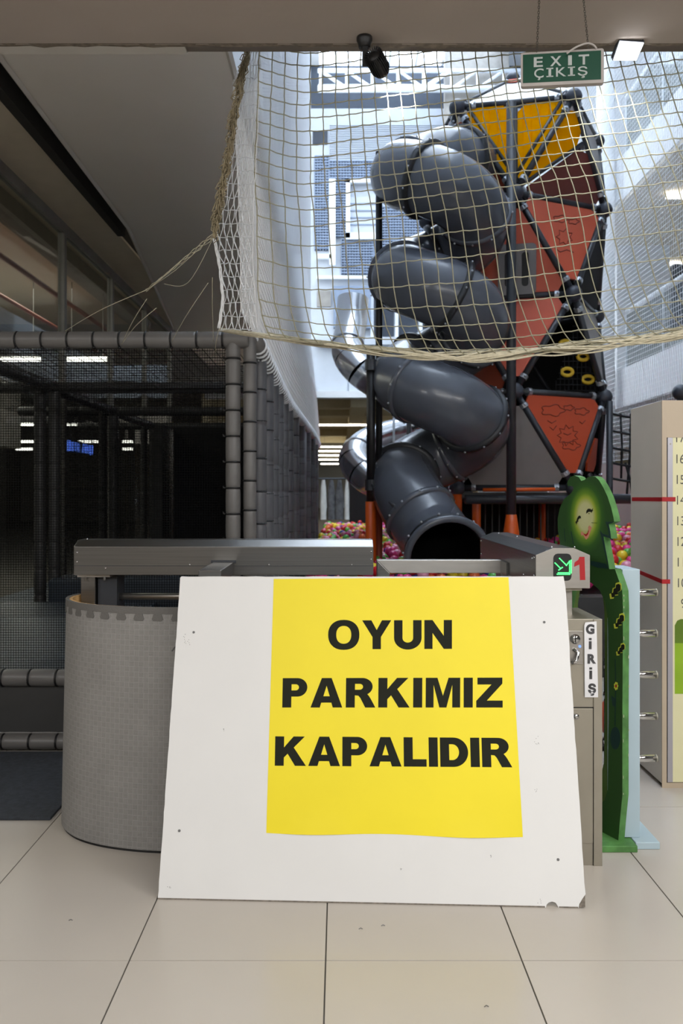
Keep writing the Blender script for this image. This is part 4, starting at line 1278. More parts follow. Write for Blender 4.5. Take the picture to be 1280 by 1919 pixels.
for ch, u in (('E', 0.16), ('X', 0.36), ('I', 0.575), ('T', 0.70)):
    w_ = {'E': 0.11, 'X': 0.135, 'I': 0.045, 'T': 0.125}[ch]
    if ch == 'I': flat([[((u) * EW, .55 * EH), ((u + w_) * EW, .55 * EH), ((u + w_) * EW, .84 * EH), (u * EW, .84 * EH)]], 'lettering', 'sign_text', es, e4, 0.0008)
    else: text(ch, 'lettering', 'sign_text', es, e4, (u * EW, 0.55 * EH, (u + w_) * EW, 0.84 * EH), 0.02)
for ch, u, w_ in (('Ç', 0.165, 0.115), ('I', 0.325, 0.06), ('K', 0.43, 0.12), ('I', 0.585, 0.06), ('Ş', 0.69, 0.115)):
    lo = 0.16 if ch in 'ÇŞ' else 0.235
    if ch != 'I': text(ch, 'lettering', 'sign_text', es, e4, (u * EW, lo * EH, (u + w_) * EW, 0.50 * EH), 0.008)
    else: flat([[((u + .014) * EW, .24 * EH), ((u + w_ - .014) * EW, .24 * EH), ((u + w_ - .014) * EW, .5 * EH), ((u + .014) * EW, .5 * EH)]], 'lettering', 'sign_text', es, e4, 0.0008)
    if ch == 'I':
        for vv in (0.235, 0.47): flat([[((u - 0.012) * EW, vv * EH), ((u + w_ + 0.012) * EW, vv * EH), ((u + w_ + 0.012) * EW, (vv + 0.034) * EH), ((u - 0.012) * EW, (vv + 0.034) * EH)]], 'serif', 'sign_text', es, e4, 0.0008)
for (xa, ya, xb, yb) in ((1006, 97, 1012, -60), (1103, 92, 1091, -60)):
    cm = MB(); A = P(xa, ya, 2.9); B = Vector((P(xb, 0, 2.9).x, 2.9, 3.275)); nl = 26
    for k in range(nl):
        c = A.lerp(B, (k + .5) / nl); dz = (B - A) / nl
        sdx = Vector((0.0035, 0, 0)) if k % 2 else Vector((0, 0.0035, 0))
        cm.tube([c + sdx * math.cos(t) + dz * 0.72 * math.sin(t) for t in [2 * math.pi * i / 8 for i in range(8)]], 0.0011, 4, True)
    cm.build('chain', 'chain', es)
cb = catmull([P(1062, 100, 2.87), P(1080, 88, 2.86), P(1100, 81, 2.86), P(1112, 84, 2.86), P(1118, 91, 2.86)], 5)
MB().tube(cb, 0.0035, 7).build('cable', 'white_plastic', es, True)

# ------------------------------------------------------------------ steel turnstiles
def turnstile_profile(w_, z0, z1, cx=0.067, cz=0.027):
    return [(0, z0), (w_, z0), (w_, z1 - cz), (w_ - cx, z1), (cx, z1), (0, z1 - cz)]


ts = root('turnstile', 'steel turnstile housing set crosswise at left behind the white board', 'turnstile', (-0.5, 3.6, 0))
prof = turnstile_profile(0.21, 1.0656, 1.218, 0.055)
MB().prism([(-1.171, 3.51 + a, z) for a, z in prof], (1.321, 0, 0)).build('housing', 'steel', ts, bevel=0.002)
box((-1.171, 3.507, 1.106), (0.15, 3.5099, 1.108)).build('seam', 'charcoal', ts)
rv = MB().sphere((0, 0, 0), 0.0045, 8, 6)
for (x, z) in ((-1.155, 1.165), (-1.155, 1.125), (-1.03, 1.096), (-0.31, 1.112), (0.055, 1.112), (0.14, 1.17), (0.14, 1.135), (-0.66, 1.112)):
    MB().sphere((x, 3.509, z), 0.004, 8, 6).build('rivet', 'chrome', ts, True)
for x in (-1.14, 0.138): MB().sphere((x, 3.60, 1.219), 0.004, 8, 6).build('rivet', 'chrome', ts, True)
box((-1.155, 3.555, 0), (-1.09, 3.66, 1.056)).build('post', 'steel', ts, bevel=0.003)
box((-1.165, 3.54, 1.054), (-1.02, 3.68, 1.0656)).build('mounting_plate', 'steel_face', ts)
for x in (-1.13, -1.045): MB().tube([(x, 3.545, 1.04), (x, 3.545, 1.056)], 0.006, 6).build('bolt', 'chrome', ts)
box((-1.085, 3.58, 0.72), (-1.0, 3.70, 1.054)).build('inner_column', 'charcoal', ts)
cyl((-1.08, 3.62, 0.958), (0.1, 3.62, 0.958), 0.015, 12).build('bar', 'steel_face', ts, True)
box((0.0, 3.56, 0), (0.08, 3.66, 1.066)).build('post', 'steel_dull', ts)
gr = root('guide_rail', 'square steel rail reaching forward from the left turnstile to the board', 'rail', (-0.51, 3.3, 1.08))
box((-0.555, 3.135, 1.068), (-0.465, 3.509, 1.124)).build('tube', 'steel', gr, bevel=0.003)
box((-0.565, 3.502, 1.120), (-0.455, 3.5095, 1.132)).build('slot_plate', 'charcoal', gr)

# right turnstile with its arrow
tr2 = root('turnstile', 'steel turnstile with green arrow display and red number one', 'turnstile', (0.87, 3.1, 0))
HX0, HX1, HY0, HY1, HZ0, HZ1 = 0.764, 0.974, 3.10, 4.32, 1.058, 1.214
prof = [(HX0, HZ0), (HX1, HZ0), (HX1, HZ1 - 0.027), (HX1 - 0.062, HZ1), (HX0 + 0.067, HZ1), (HX0, HZ1 - 0.027)]
MB().prism([(x, HY0, z) for x, z in prof], (0, HY1 - HY0, 0)).build('housing', 'steel', tr2, bevel=0.002)
fpf = [(x - 0.869, z - 1.136) for x, z in prof]
MB().prism([(0.869 + x * 1.0, HY0 - 0.004, 1.136 + z * 1.0) for x, z in fpf], (0, 0.004, 0)).build('face_plate', 'steel_face', tr2)
FY = HY0 - 0.004
X_ = lambda px: (px - CX) * FY / F
Z_ = lambda py: CZ - (py - CY) * FY / F
f3 = lambda u, v, w: Vector((u, FY - w, v))
cxd, czd = X_(1054), Z_(1063)
flat([rr(cxd, czd, (X_(1071) - X_(1037)) / 2, (Z_(1038) - Z_(1089)) / 2, 0.017)], 'display', 'black', tr2, f3, 0.001)
leds = []
for i in range(9): leds += [(1048 + i * 2.1, 1045 + i * 2.1 - 0), ]
seq = []
for i in range(7): seq.append((1048.5 + i * 1.9, 1046.5 + i * 1.9))          # upper shaft line
for i in range(6): seq.append((1040 + i * 1.9, 1055 + i * 1.9))              # lower shaft line
for i in range(9): seq.append((1070 - 0.0, 1050 + i * 2.9))                   # right side of head
for i in range(9): seq.append((1067.3, 1051.5 + i * 2.8))
for i in range(4): seq.append((1064 - i * 1.6 + 2, 1053 + i * 2.2))
for i in range(4): seq.append((1044 + i * 2.2 + 3, 1068 - i * 1.6))
for i in range(10): seq.append((1044 + i * 2.6, 1076))
for i in range(9): seq.append((1046 + i * 2.4, 1073.5))
led = MB().tube([(0, -0.0005, 0), (0, -0.004, 0)], 0.0022, 6)
l0 = None
for (x, yv) in seq:
    p = Vector((X_(x), FY - 0.001, Z_(yv)))
    if l0 is None:
        o0 = origin(tr2); led.v = [tuple(Vector(v) + o0) for v in led.v]
        l0 = led.build('led', 'led', tr2); l0.location = p - o0
    else: inst(l0, 'led', tr2, p)
flat([[(X_(x), Z_(yv)) for x, yv in ((1076, 1062), (1077, 1054), (1084, 1049), (1086, 1043.5), (1095.5, 1043.5), (1097, 1087), (1087, 1087), (1086, 1058))]], 'numeral', 'red', tr2, f3, 0.0008)
for x, z in ((0.769, 1.175), (0.769, 1.105), (0.769, 1.08), (0.969, 1.16), (0.969, 1.10)):
    MB().sphere((x - 0.006 if x < .8 else x + 0.006, HY0 + 0.02, z), 0.004, 8, 6).build('rivet', 'chrome', tr2, True)
for x, yv, z in ((0.763, 3.3, 1.09), (0.763, 3.9, 1.10), (0.763, 4.28, 1.17), (0.763, 4.28, 1.10), (0.763, 3.15, 1.17), (0.84, 3.15, 1.214), (0.93, 3.15, 1.214), (0.84, 4.2, 1.214), (0.87, 3.9, 1.214)):
    MB().sphere((x, yv, z), 0.004, 8, 6).build('rivet', 'chrome', tr2, True)
box((0.80, HY0 + 0.02, 1.046), (0.95, HY0 + 0.3, 1.058)).build('mounting_plate', 'steel_dull', tr2)
box((0.84, HY0 + 0.06, 0.0), (0.925, HY0 + 0.2, 1.047)).build('post', 'steel_face', tr2, bevel=0.003)
box((0.84, 4.15, 0.0), (0.925, 4.28, 1.058)).build('post', 'steel_face', tr2, bevel=0.003)

# gate frame left of it
gf = root('barrier_frame', 'square steel barrier frame between the two turnstiles', 'barrier', (0.47, 3.76, 0))
MB().prism([(0.176, 3.735, 1.052 + 0.061), (0.763, 3.735, 1.113), (0.763, 3.735, 1.052), (0.237, 3.735, 1.052)], (0, 0.055, 0)).build('top_rail', 'steel_face', gf, bevel=0.002)
MB().prism([(0.176, 3.735, 1.1125), (0.2365, 3.735, 1.052), (0.2365, 3.735, 0.25), (0.176, 3.735, 0.25)], (0, 0.055, 0)).build('side_rail', 'steel', gf, bevel=0.002)
box((0.237, 3.735, 0.25), (0.763, 3.79, 0.31)).build('bottom_rail', 'steel', gf, bevel=0.002)
box((0.192, 3.74, 0), (0.222, 3.785, 0.25)).build('foot', 'steel', gf)
box((0.755, 3.60, 1.054), (0.7635, 3.80, 1.112)).build('bracket', 'steel', gf)

# coin cabinet with the sticker
cb_ = root('coin_cabinet', 'worn steel coin cabinet with white lettered sticker at right of the board', 'cabinet', (0.9, 3.05, 0))
CY0 = 3.055
CXr = (1128 - CX) * CY0 / F
KX = lambda px: (px - CX) * CY0 / F
KZ = lambda py: CZ - (py - CY) * CY0 / F
k3 = lambda u, v, w: Vector((u, CY0 - w, v))
box((0.74, CY0, 0.0), (CXr, CY0 + 0.30, 0.945)).build('body', 'steel_dull', cb_, bevel=0.002)
box((KX(1112), CY0 - 0.006, 0.0), (CXr, CY0, 0.945)).build('side_strip', 'steel_dull', cb_, bevel=0.001)
box((0.75, CY0 - 0.003, KZ(1580)), (KX(1111), CY0, KZ(1328))).build('door', 'steel_dull', cb_, bevel=0.001)
box((0.74, CY0 - 0.001, KZ(1327)), (KX(1112), CY0 + .001, KZ(1325))).build('seam', 'black', cb_)
box((KX(1111), CY0 - 0.002, 0.0), (KX(1112.3), CY0 + 0.001, KZ(1325))).build('seam', 'black', cb_)
MB().tube([k3(KX(1079), KZ(1342), 0.003), k3(KX(1079), KZ(1342), 0.009)], 0.011, 16).build('lock', 'chrome', cb_, True)
box((KX(1050), CY0 - 0.004, KZ(1245)), (KX(1092), CY0, KZ(1182))).build('coin_plate', 'steel_face', cb_, bevel=0.001)
MB().tube([k3(KX(1077), KZ(1197), 0.004), k3(KX(1077), KZ(1197), 0.009)], 0.019, 20).build('coin_slot', 'chrome', cb_, True)
box((KX(1076), CY0 - 0.0105, KZ(1203)), (KX(1078), CY0 - 0.009, KZ(1190))).build('slot_line', 'black', cb_)
MB().tube([k3(KX(1086), KZ(1211), 0.004), k3(KX(1086), KZ(1211), 0.006)], 0.005, 8).build('button', 'blue_sign', cb_)
MB().tube([k3(KX(1074), KZ(1216), 0.006), k3(KX(1082), KZ(1222), 0.012), k3(KX(1078), KZ(1236), 0.02), k3(KX(1068), KZ(1241), 0.02)], 0.008, 8).build('coin_return', 'chrome', cb_, True)
stx = lambda u, v, w: Vector((u, CY0 - 0.0062 - w, v))
flat([[(KX(1094), KZ(1172)), (KX(1096), KZ(1166)), (KX(1117), KZ(1164)), (KX(1120), KZ(1306)), (KX(1095), KZ(1306))]], 'sticker', 'paper', cb_, stx, 0.0008)
stl2 = lambda u, v, w: Vector((u, CY0 - 0.0071 - w, v))
for ch, x0, y0, x1, y1 in (('G', 1097, 1169, 1113, 1188), ('İ', 1103, 1195, 1107, 1216), ('R', 1100, 1225, 1116, 1243), ('İ', 1104, 1250, 1108, 1272), ('Ş', 1101, 1280, 1116, 1303)):
    if ch == 'İ':
        for ya, yb in ((y0, y0 + 4), (y0 + 6, y1)): flat([[(KX(x0 - .5), KZ(yb)), (KX(x1 + .7), KZ(yb)), (KX(x1 + .7), KZ(ya)), (KX(x0 - .5), KZ(ya))]], 'lettering', 'print_grey', cb_, stl2, 0.0008)
    else: text(ch, 'lettering', 'print_grey', cb_, stl2, (KX(x0), KZ(y1), KX(x1), KZ(y0)), 0.055)

# ------------------------------------------------------------------ foam barrier
FP = catmull([Vector((-1.20, 3.62, 0)), Vector((-1.215, 3.52, 0)), Vector((-1.185, 3.40, 0)), Vector((-1.10, 3.29, 0)), Vector((-0.98, 3.215, 0)), Vector((-0.84, 3.17, 0)), Vector((-0.70, 3.15, 0)), Vector((-0.5, 3.142, 0)), Vector((-0.25, 3.14, 0)), Vector((0.1, 3.14, 0))], 8)
fb = root('foam_barrier', 'curved barrier wrapped in grey basketweave foam mat left of the board', 'barrier', (-0.8, 3.3, 0))
FH = 0.972
flen = [0]
for a, b in zip(FP, FP[1:]): flen.append(flen[-1] + (b - a).length)
nrm = []
for i in range(len(FP)):
    d = (FP[min(i + 1, len(FP) - 1)] - FP[max(i - 1, 0)]).normalized(); nrm.append(Vector((d.y, -d.x, 0)))     # outward
    if nrm[-1].dot(FP[i] - Vector((-0.6, 3.9, 0))) < 0: nrm[-1] = -nrm[-1]


def wall_strip(off0, off1, z0, z1, lean=0.0):
    m = MB(); n = len(FP)
    for i in range(n):
        ln = -nrm[i] * lean
        m.v += [tuple(FP[i] + nrm[i] * off1 + Vector((0, 0, z0))), tuple(FP[i] + nrm[i] * off1 + ln + Vector((0, 0, z1))), tuple(FP[i] + nrm[i] * off0 + ln + Vector((0, 0, z1))), tuple(FP[i] + nrm[i] * off0 + Vector((0, 0, z0)))]
    for i in range(n - 1):
        for k in range(4):
            k2 = (k + 1) % 4; m.f.append((i * 4 + k, (i + 1) * 4 + k, (i + 1) * 4 + k2, i * 4 + k2))
    m.f += [(3, 2, 1, 0), tuple((n - 1) * 4 + k for k in range(4))]
    return m


wall_strip(-0.03, -0.006, 0.0, 0.0118).build('base_strip', 'black', fb, 'auto')
fo_ = wall_strip(-0.012, 0.0, 0.012, FH, 0.02); fo_.build('foam_mat', 'foam', fb, 'auto', uvf=lambda i, v: (flen[i // 4], v.z))
wall_strip(-0.026, -0.0125, 0.012, FH - 0.002, 0.02).build('plywood_core', 'ply', fb, 'auto')


def on_path(s, z, off):
    s = min(max(s, 0), flen[-1] - 1e-6)
    for i in range(len(flen) - 1):
        if flen[i + 1] >= s:
            t = (s - flen[i]) / (flen[i + 1] - flen[i]); break
    p = FP[i].lerp(FP[i + 1], t); nn_ = nrm[i].lerp(nrm[i + 1], t).normalized()
    return p + nn_ * (off - 0.02 * z / FH) + Vector((0, 0, z))


rim = MB(); ns = 130
rim.grid([[on_path(flen[-1] * k / ns, z, o_) for k in range(ns + 1)] for z, o_ in ((FH, -0.012), (FH + 0.001, 0.003), (FH - 0.026, 0.003), (FH - 0.026, -0.002))])
rim.build('edging_strip', 'foam_dark', fb, False)
pt = 0.079; s = 0.02
while s < flen[-1] - 0.06:
    top_, bt = 0.030, 0.046
    pl = [(s + pt / 2 - top_ / 2, FH - 0.0255), (s + pt / 2 + top_ / 2, FH - 0.0255), (s + pt / 2 + bt / 2, FH - 0.047), (s + pt / 2 + bt / 2 - 0.006, FH - 0.054), (s + pt / 2 - bt / 2 + 0.006, FH - 0.054), (s + pt / 2 - bt / 2, FH - 0.047)]
    m = MB(); m.v = [tuple(on_path(u, z, 0.003)) for u, z in pl] + [tuple(on_path(u, z, -0.004)) for u, z in pl]
    m.f = [tuple(range(6)), tuple(range(11, 5, -1))] + [((k + 1) % 6, k, 6 + k, 6 + (k + 1) % 6) for k in range(6)]
    m.build('interlocking_tooth', 'foam_dark', fb)
    s += pt
for (sx_, z) in ((0.86, 0.885), (0.83, 0.80)):
    MB().tube([on_path(sx_, z, 0.001), on_path(sx_ + 0.012, z + 0.016, 0.001), on_path(sx_ + 0.03, z + 0.024, 0.001)], 0.0025, 5).build('tear', 'dirt', fb)

# ------------------------------------------------------------------ leaning white board and yellow poster
BL, BR_, TR_, TL_ = Vector((-0.639, 2.80, 0.0)), Vector((0.850, 2.738, 0.0)), Vector((0.858, 3.028, 1.112)), Vector((-0.617, 3.088, 1.105))
bn = (BR_ - BL).cross(TL_ - BL).normalized()
if bn.y > 0: bn = -bn


def b3(u, v, w):           # u, v in 0..1 over the board
    return (BL.lerp(BR_, u)).lerp(TL_.lerp(TR_, u), v) + bn * w


bdp = []
for i in range(60): bdp.append((i / 60 * 0.905, 0.0025 * rnd.random()))
bdp += [(0.907, 0.0), (0.909, 0.008), (0.914, 0.014), (0.922, 0.017), (0.930, 0.014), (0.934, 0.006), (0.936, 0.0), (0.982, 0.001), (0.984, 0.012), (0.990, 0.022), (0.9985, 0.036)]
bdp += [(0.9985 + 0.0015 * rnd.random(), 0.04 + 0.955 * i / 30) for i in range(30)] + [(0.996, 1.0)]
bdp += [(1 - i / 40, 1.0 - 0.0015 * rnd.random()) for i in range(1, 40)] + [(0.004, 1.0), (0.0, 0.996)]
bdp += [(0.0012 * rnd.random(), 1 - i / 40) for i in range(1, 40)]
board = root('notice_board', 'large white panel leaning back, carrying the yellow notice', 'board', tuple((BL + BR_) / 2))
flat([bdp], 'panel', 'white_board', board, lambda u, v, w: b3(u, v, w - 0.018), 0.018)
edge_m = MB()
for (u0, u1) in ((0.0, 0.905), (0.937, 0.981)):
    edge_m.hexa([b3(u0, 0.0005, -0.0175), b3(u1, 0.0005, -0.0175), b3(u1, 0.0005, 0.0006), b3(u0, 0.0005, 0.0006), b3(u0, 0.0042, -0.0175), b3(u1, 0.0042, -0.0175), b3(u1, 0.0042, 0.0006), b3(u0, 0.0042, 0.0006)])
edge_m.build('raw_bottom_edge', 'chipboard', board)
MB().prism([b3(u, v, 0.0004) for u, v in ((0.983, 0.002), (0.997, 0.004), (0.9985, 0.037), (0.991, 0.025), (0.985, 0.013))], -bn * 0.017).build('broken_corner', 'chipboard', board)


def px_uv(px, py):
    p = ray_plane(px, py, BL, bn)
    u, v = 0.5, 0.5
    for _ in range(12):
        q = b3(u, v, 0); e_ = p - q; du = (BR_ - BL); dv = (TL_ - BL)
        u += e_.dot(du) / du.length_squared * 0.98; v += e_.dot(dv) / dv.length_squared * 0.98
    return u, v


for px, py in ((363, 1185), (1020, 1166), (336, 1557), (1046, 1611)):
    u, v = px_uv(px, py); c = b3(u, v, 0)
    MB().tube([c, c + bn * 0.0015], 0.0048, 10).build('screw', 'dirt', board)
for px, py, s_ in ((349, 1198, 3), (1007, 1387, 3), (1008, 1395, 2), (1005, 1481, 1.5), (317, 1662, 2), (752, 1630, 1), (1012, 1690, 2), (920, 1605, 1), (352, 1205, 2), (346, 1192, 1.6), (318, 1325, 1.6), (418, 1368, 1)):
    for _ in range(4):
        u, v = px_uv(px + rnd.uniform(-s_, s_) * 2, py + rnd.uniform(-s_, s_) * 2.4); c = b3(u, v, 0)
        MB().tube([c, c + bn * 0.0006], 0.0012, 5).build('scuff', 'dirt', board)
# poster
PT = [px_uv(*q) for q in ((513, 1085), (953, 1082), (980, 1570), (499, 1561))]
poster = root('paper_notice', 'bright yellow paper notice with bold black lettering taped on the white board', 'notice', tuple(b3(PT[3][0], PT[3][1], 0)))


def p3(s, t, w):       # s across, t up
    a = Vector(PT[3]).lerp(Vector(PT[2]), s); b = Vector(PT[0]).lerp(Vector(PT[1]), s); q = a.lerp(b, t)
    return b3(q[0], q[1], w)


pm = MB(); rows = []
for j in range(25):
    t = j / 24; rw = []
    for i in range(41):
        s_ = i / 40
        curl = 0.003 * max(0, 1 - t * 14) * max(0, math.sin(s_ * 3.14 * 3.3 - 0.5))
        rw.append(p3(s_, t - 0.004 * (1 - t) ** 20 * math.sin(s_ * 10), 0.0009 + curl))
    rows.append(rw)
pm.grid(rows); po = pm.build('sheet', 'yellow', poster, True)


def post_st(px, py):
    u, v = px_uv(px, py)
    s, t = 0.5, 0.5
    for _ in range(15):
        a = Vector(PT[3]).lerp(Vector(PT[2]), s); b = Vector(PT[0]).lerp(Vector(PT[1]), s); q = a.lerp(b, t)
        s += (u - q[0]) / (PT[2][0] - PT[3][0]); t += (v - q[1]) / (PT[0][1] - PT[3][1])
    return s, t


# heavy grotesque capitals drawn as outlines on a 100-unit cap height
def arc(cx, cy, rx, ry, a0, a1, n=14): return [(cx + rx * math.cos(R(lerp(a0, a1, k / n))), cy + ry * math.sin(R(lerp(a0, a1, k / n)))) for k in range(n + 1)]


def oval(cx, cy, rx, ry, n=40, p=2.25):
    out = []
    for k in range(n):
        a = 2 * math.pi * k / n; c, s = math.cos(a), math.sin(a)
        out.append((cx + rx * math.copysign(abs(c) ** (2 / p), c), cy + ry * math.copysign(abs(s) ** (2 / p), s)))
    return out


ST = 29      # stem
GL = {
    'O': (112, [oval(56, 50, 56, 52), oval(56, 50, 27, 31)]),
    'Y': (104, [[(0, 100), (33, 100), (52, 66), (71, 100), (104, 100), (67, 42), (67, 0), (37, 0), (37, 42)]]),
    'U': (98, [[(0, 100), (0, 38)] + arc(49, 38, 49, 40, 180, 360, 20)[1:] + [(98, 100), (68, 100), (68, 38)] + arc(49, 38, 19, 16, 360, 180, 12)[1:] + [(30, 100)]]),
    'N': (98, [[(0, 0), (0, 100), (29, 100), (69, 45), (69, 100), (98, 100), (98, 0), (69, 0), (29, 55), (29, 0)]]),
    'P': (86, [[(0, 0), (0, 100), (52, 100)] + arc(52, 68.5, 34, 31.5, 90, -90, 16)[1:] + [(31, 37), (31, 0)], [(31, 79), (31, 58), (46, 58)] + arc(46, 68.5, 11, 10.5, -90, 90, 8)[1:]]),
    'A': (110, [[(0, 0), (38, 100), (72, 100), (110, 0), (77, 0), (72, 16.5), (37, 16.5), (32, 0)], [(44, 38), (66, 38), (55, 74)]]),
    'R': (100, [[(0, 0), (0, 100), (56, 100)] + arc(56, 70.5, 36, 29.5, 90, -60, 16)[1:] + [(80, 38), (86, 29), (102, 0), (67, 0), (50, 32), (43, 40), (31, 41), (31, 0)], [(31, 80), (31, 60), (48, 60)] + arc(48, 70, 11, 10, -90, 90, 8)[1:]]),
    'K': (108, [[(0, 0), (0, 100), (31, 100), (31, 62), (64, 100), (103, 100), (65, 62), (108, 0), (70, 0), (44, 41), (31, 28), (31, 0)]]),
    'I': (31, [[(0, 0), (0, 100), (31, 100), (31, 0)]]),
    'M': (118, [[(0, 0), (0, 100), (40, 100), (59, 39), (78, 100), (118, 100), (118, 0), (91, 0), (91, 76), (71, 0), (47, 0), (27, 76), (27, 0)]]),
    'Z': (90, [[(0, 0), (0, 22), (52, 77), (4, 77), (4, 100), (89, 100), (89, 80), (36, 23), (90, 23), (90, 0)]]),
    'L': (78, [[(0, 0), (0, 100), (31, 100), (31, 25), (78, 25), (78, 0)]]),
    'D': (96, [[(0, 0), (0, 100), (46, 100)] + arc(46, 50, 50, 50, 90, -90, 24)[1:], [(31, 77), (31, 23), (42, 23)] + arc(42, 50, 23, 27, -90, 90, 14)[1:]]),
}


def heavy(word, quad, gap):
    tot_ = sum(GL[c][0] for c in word) + gap * (len(word) - 1); x = 0
    (ax, ay), (bx_, by_), (cx_, cy_), (dx_, dy_) = quad          # px corners TL TR BR BL
    sts = [Vector(post_st(*q)) for q in quad]
    for c in word:
        w_, polys = GL[c]
        mp_ = lambda u, v, w, x=x: (lambda q: p3(q[0], q[1], 0.0011 + w))(sts[3].lerp(sts[2], (x + u) / tot_).lerp(sts[0].lerp(sts[1], (x + u) / tot_), v / 100))
        flat(polys, 'lettering', 'ink', poster, mp_, 0.0003)
        x += w_ + gap


heavy('OYUN', ((615, 1163), (847, 1162), (847, 1216), (615, 1217)), 10)
heavy('PARKIMIZ', ((530, 1271), (942, 1270), (942, 1326), (529, 1326)), 12)
heavy('KAPALIDIR', ((516, 1380), (957, 1383), (959, 1438), (515, 1435)), 8)

# ------------------------------------------------------------------ painted green cutout arch, blue gate post
GA, GB = Vector((0.985, 3.50, 0)), Vector((1.150, 3.165, 0))
gu = (GB - GA).normalized(); gn = Vector((-gu.y, gu.x, 0))
if gn.y > 0: gn = -gn
if gn.x > 0: gn = -gn
gn = Vector((gu.y, -gu.x, 0)); gn = gn if gn.dot(Vector((0, 0, 0)) - GA) > 0 else -gn


def g2(px, py):
    p = ray_plane(px, py, GA, gn); return ((p - GA).dot(gu), p.z)


g3 = lambda off: (lambda u, v, w: GA + gu * u + gn * (off + w) + Vector((0, 0, v)))
c7 = lambda x, y: (1040 + x / 8.72, 880 + y / 8.72)
head = [c7(*q) for q in ((270, 262), (215, 272), (200, 240), (208, 195), (250, 120), (320, 97), (390, 122), (430, 185), (480, 172), (530, 130), (600, 108), (660, 116), (720, 172), (790, 290), (860, 440), (920, 620), (955, 770), (970, 850), (880, 885), (905, 1000), (920, 1130), (850, 1105), (795, 1090), (830, 1300), (865, 1480), (890, 1628))]
c5 = lambda x, y: (980 + x / 3.2, 1060 + y / 3.2)
body = [c5(*q) for q in ((552, 20), (580, 100), (596, 150), (600, 250), (600, 400), (597, 900), (597, 1380), (582, 1530), (572, 1655))]
left = [(1052, 1577), (1050, 1300), (1050, 1100)] + [c7(*q) for q in ((80, 1180), (50, 1000), (45, 800), (80, 630), (150, 480), (250, 400), (302, 335), (302, 290))]
outl = [g2(*q) for q in head + body + left]
hole = [g2(*q) for q in ((1064, 1480), (1062, 1150), (1070, 1108), (1090, 1088), (1108, 1092), (1124, 1106), (1134, 1128), (1139, 1160), (1140, 1190), (1141, 1340), (1139, 1480), (1133, 1500), (1124, 1508), (1080, 1508))]


def face_mat():
    k = NT('painted_green_face'); b = k.b; b.inputs['Roughness'].default_value = 0.5
    at = k.n('ShaderNodeUVMap')
    sp = k.n('ShaderNodeSeparateXYZ'); k.l(at.outputs[0], sp.inputs[0])
    (fu, fv) = g2(1097, 968)
    du = k.math('DIVIDE', k.math('SUBTRACT', sp.outputs[0], fu), abs(g2(1122, 968)[0] - fu)); dv = k.math('DIVIDE', k.math('SUBTRACT', sp.outputs[1], fv), 0.105)
    r_ = k.math('SQRT', k.math('ADD', k.math('MULTIPLY', du, du), k.math('MULTIPLY', dv, dv)))
    rp = k.n('ShaderNodeValToRGB'); e0 = rp.color_ramp.elements
    e0[0].position = 0.0; e0[0].color = srgb(196, 196, 150)
    e0[1].position = 1.0; e0[1].color = srgb(38, 74, 30)
    for ps, cc in ((0.36, (190, 192, 138)), (0.50, (158, 172, 62)), (0.62, (100, 138, 36)), (0.80, (48, 92, 30))):
        x = e0.new(ps); x.color = srgb(*cc)
    k.l(k.math('MULTIPLY', r_, 0.66), rp.inputs[0])
    k.l(rp.outputs[0], b.inputs['Base Color'])
    return k.m


M['face'] = face_mat()
cut = root('cutout_figure', 'green painted wooden cutout archway with a smiling leaf face', 'cutout', (1.07, 3.33, 0))
cf = flat([outl, hole], 'board', 'face', cut, g3(-0.034), 0.034)
while cf.data.uv_layers: cf.data.uv_layers.remove(cf.data.uv_layers[0])
ul = cf.data.uv_layers.new(name='UVMap')
for lp in cf.data.loops:
    p = cf.data.vertices[lp.vertex_index].co + origin(cut); ul.data[lp.index].uv = ((p - GA).dot(gu), p.z)
cf.data.materials.append(M['green_edge'])
for pl in cf.data.polygons:
    if abs(pl.normal.dot(gn)) < 0.5: pl.material_index = 1


def paint(pts, material, name, off=0.0006, conv=c7):
    return flat([[g2(*conv(*q)) for q in pts]], name, material, cut, g3(off), 0.0006)


paint([(515, 720), (520, 670), (545, 640), (580, 640), (600, 660), (628, 630), (618, 665), (632, 668), (605, 690), (610, 708), (585, 690), (555, 690)], 'ink', 'painted_eye')
paint([(428, 800), (425, 765), (405, 750), (385, 765), (365, 800), (355, 840), (332, 860), (350, 870), (332, 885), (355, 880), (350, 912), (368, 865), (390, 815), (410, 795)], 'ink', 'painted_eye')
paint(oval(560, 720, 7, 9, 10, 2), 'ink', 'painted_mole'); paint(oval(382, 845, 6, 8, 10, 2), 'ink', 'painted_mole')
paint([(425, 1030), (450, 1010), (475, 1040), (510, 1060), (540, 1030), (552, 975), (545, 940), (570, 910), (605, 945), (595, 980), (575, 1040), (550, 1110), (515, 1145), (490, 1115), (470, 1070), (435, 1080)], 'lip', 'painted_lips')
paint([(470, 1045), (510, 1060), (540, 1030), (555, 980), (558, 1010), (545, 1060), (515, 1090), (492, 1075)], 'mouth', 'painted_mouth', 0.0013)
paint([(150, 960), (158, 960), (175, 1180), (165, 1180)], 'teal', 'painted_hair_line'); paint([(262, 1010), (272, 1010), (312, 1220), (300, 1220)], 'teal', 'painted_hair_line')
paint([(600, 866), (695, 870), (695, 876), (600, 872)], 'green_dark', 'painted_line')
paint([(830, 850), (900, 855), (970, 850), (935, 875), (880, 885), (905, 1010), (922, 1130), (860, 1110), (760, 1070), (740, 990), (780, 1045), (890, 1080), (870, 960)], 'teal', 'painted_shadow')
paint([(745, 1030), (792, 1092), (830, 1300), (860, 1480), (888, 1625), (870, 1600), (820, 1350)], 'teal', 'painted_shadow')
paint([(590, 1490), (840, 1540), (870, 1620), (700, 1600), (590, 1560)], 'teal', 'painted_shadow')
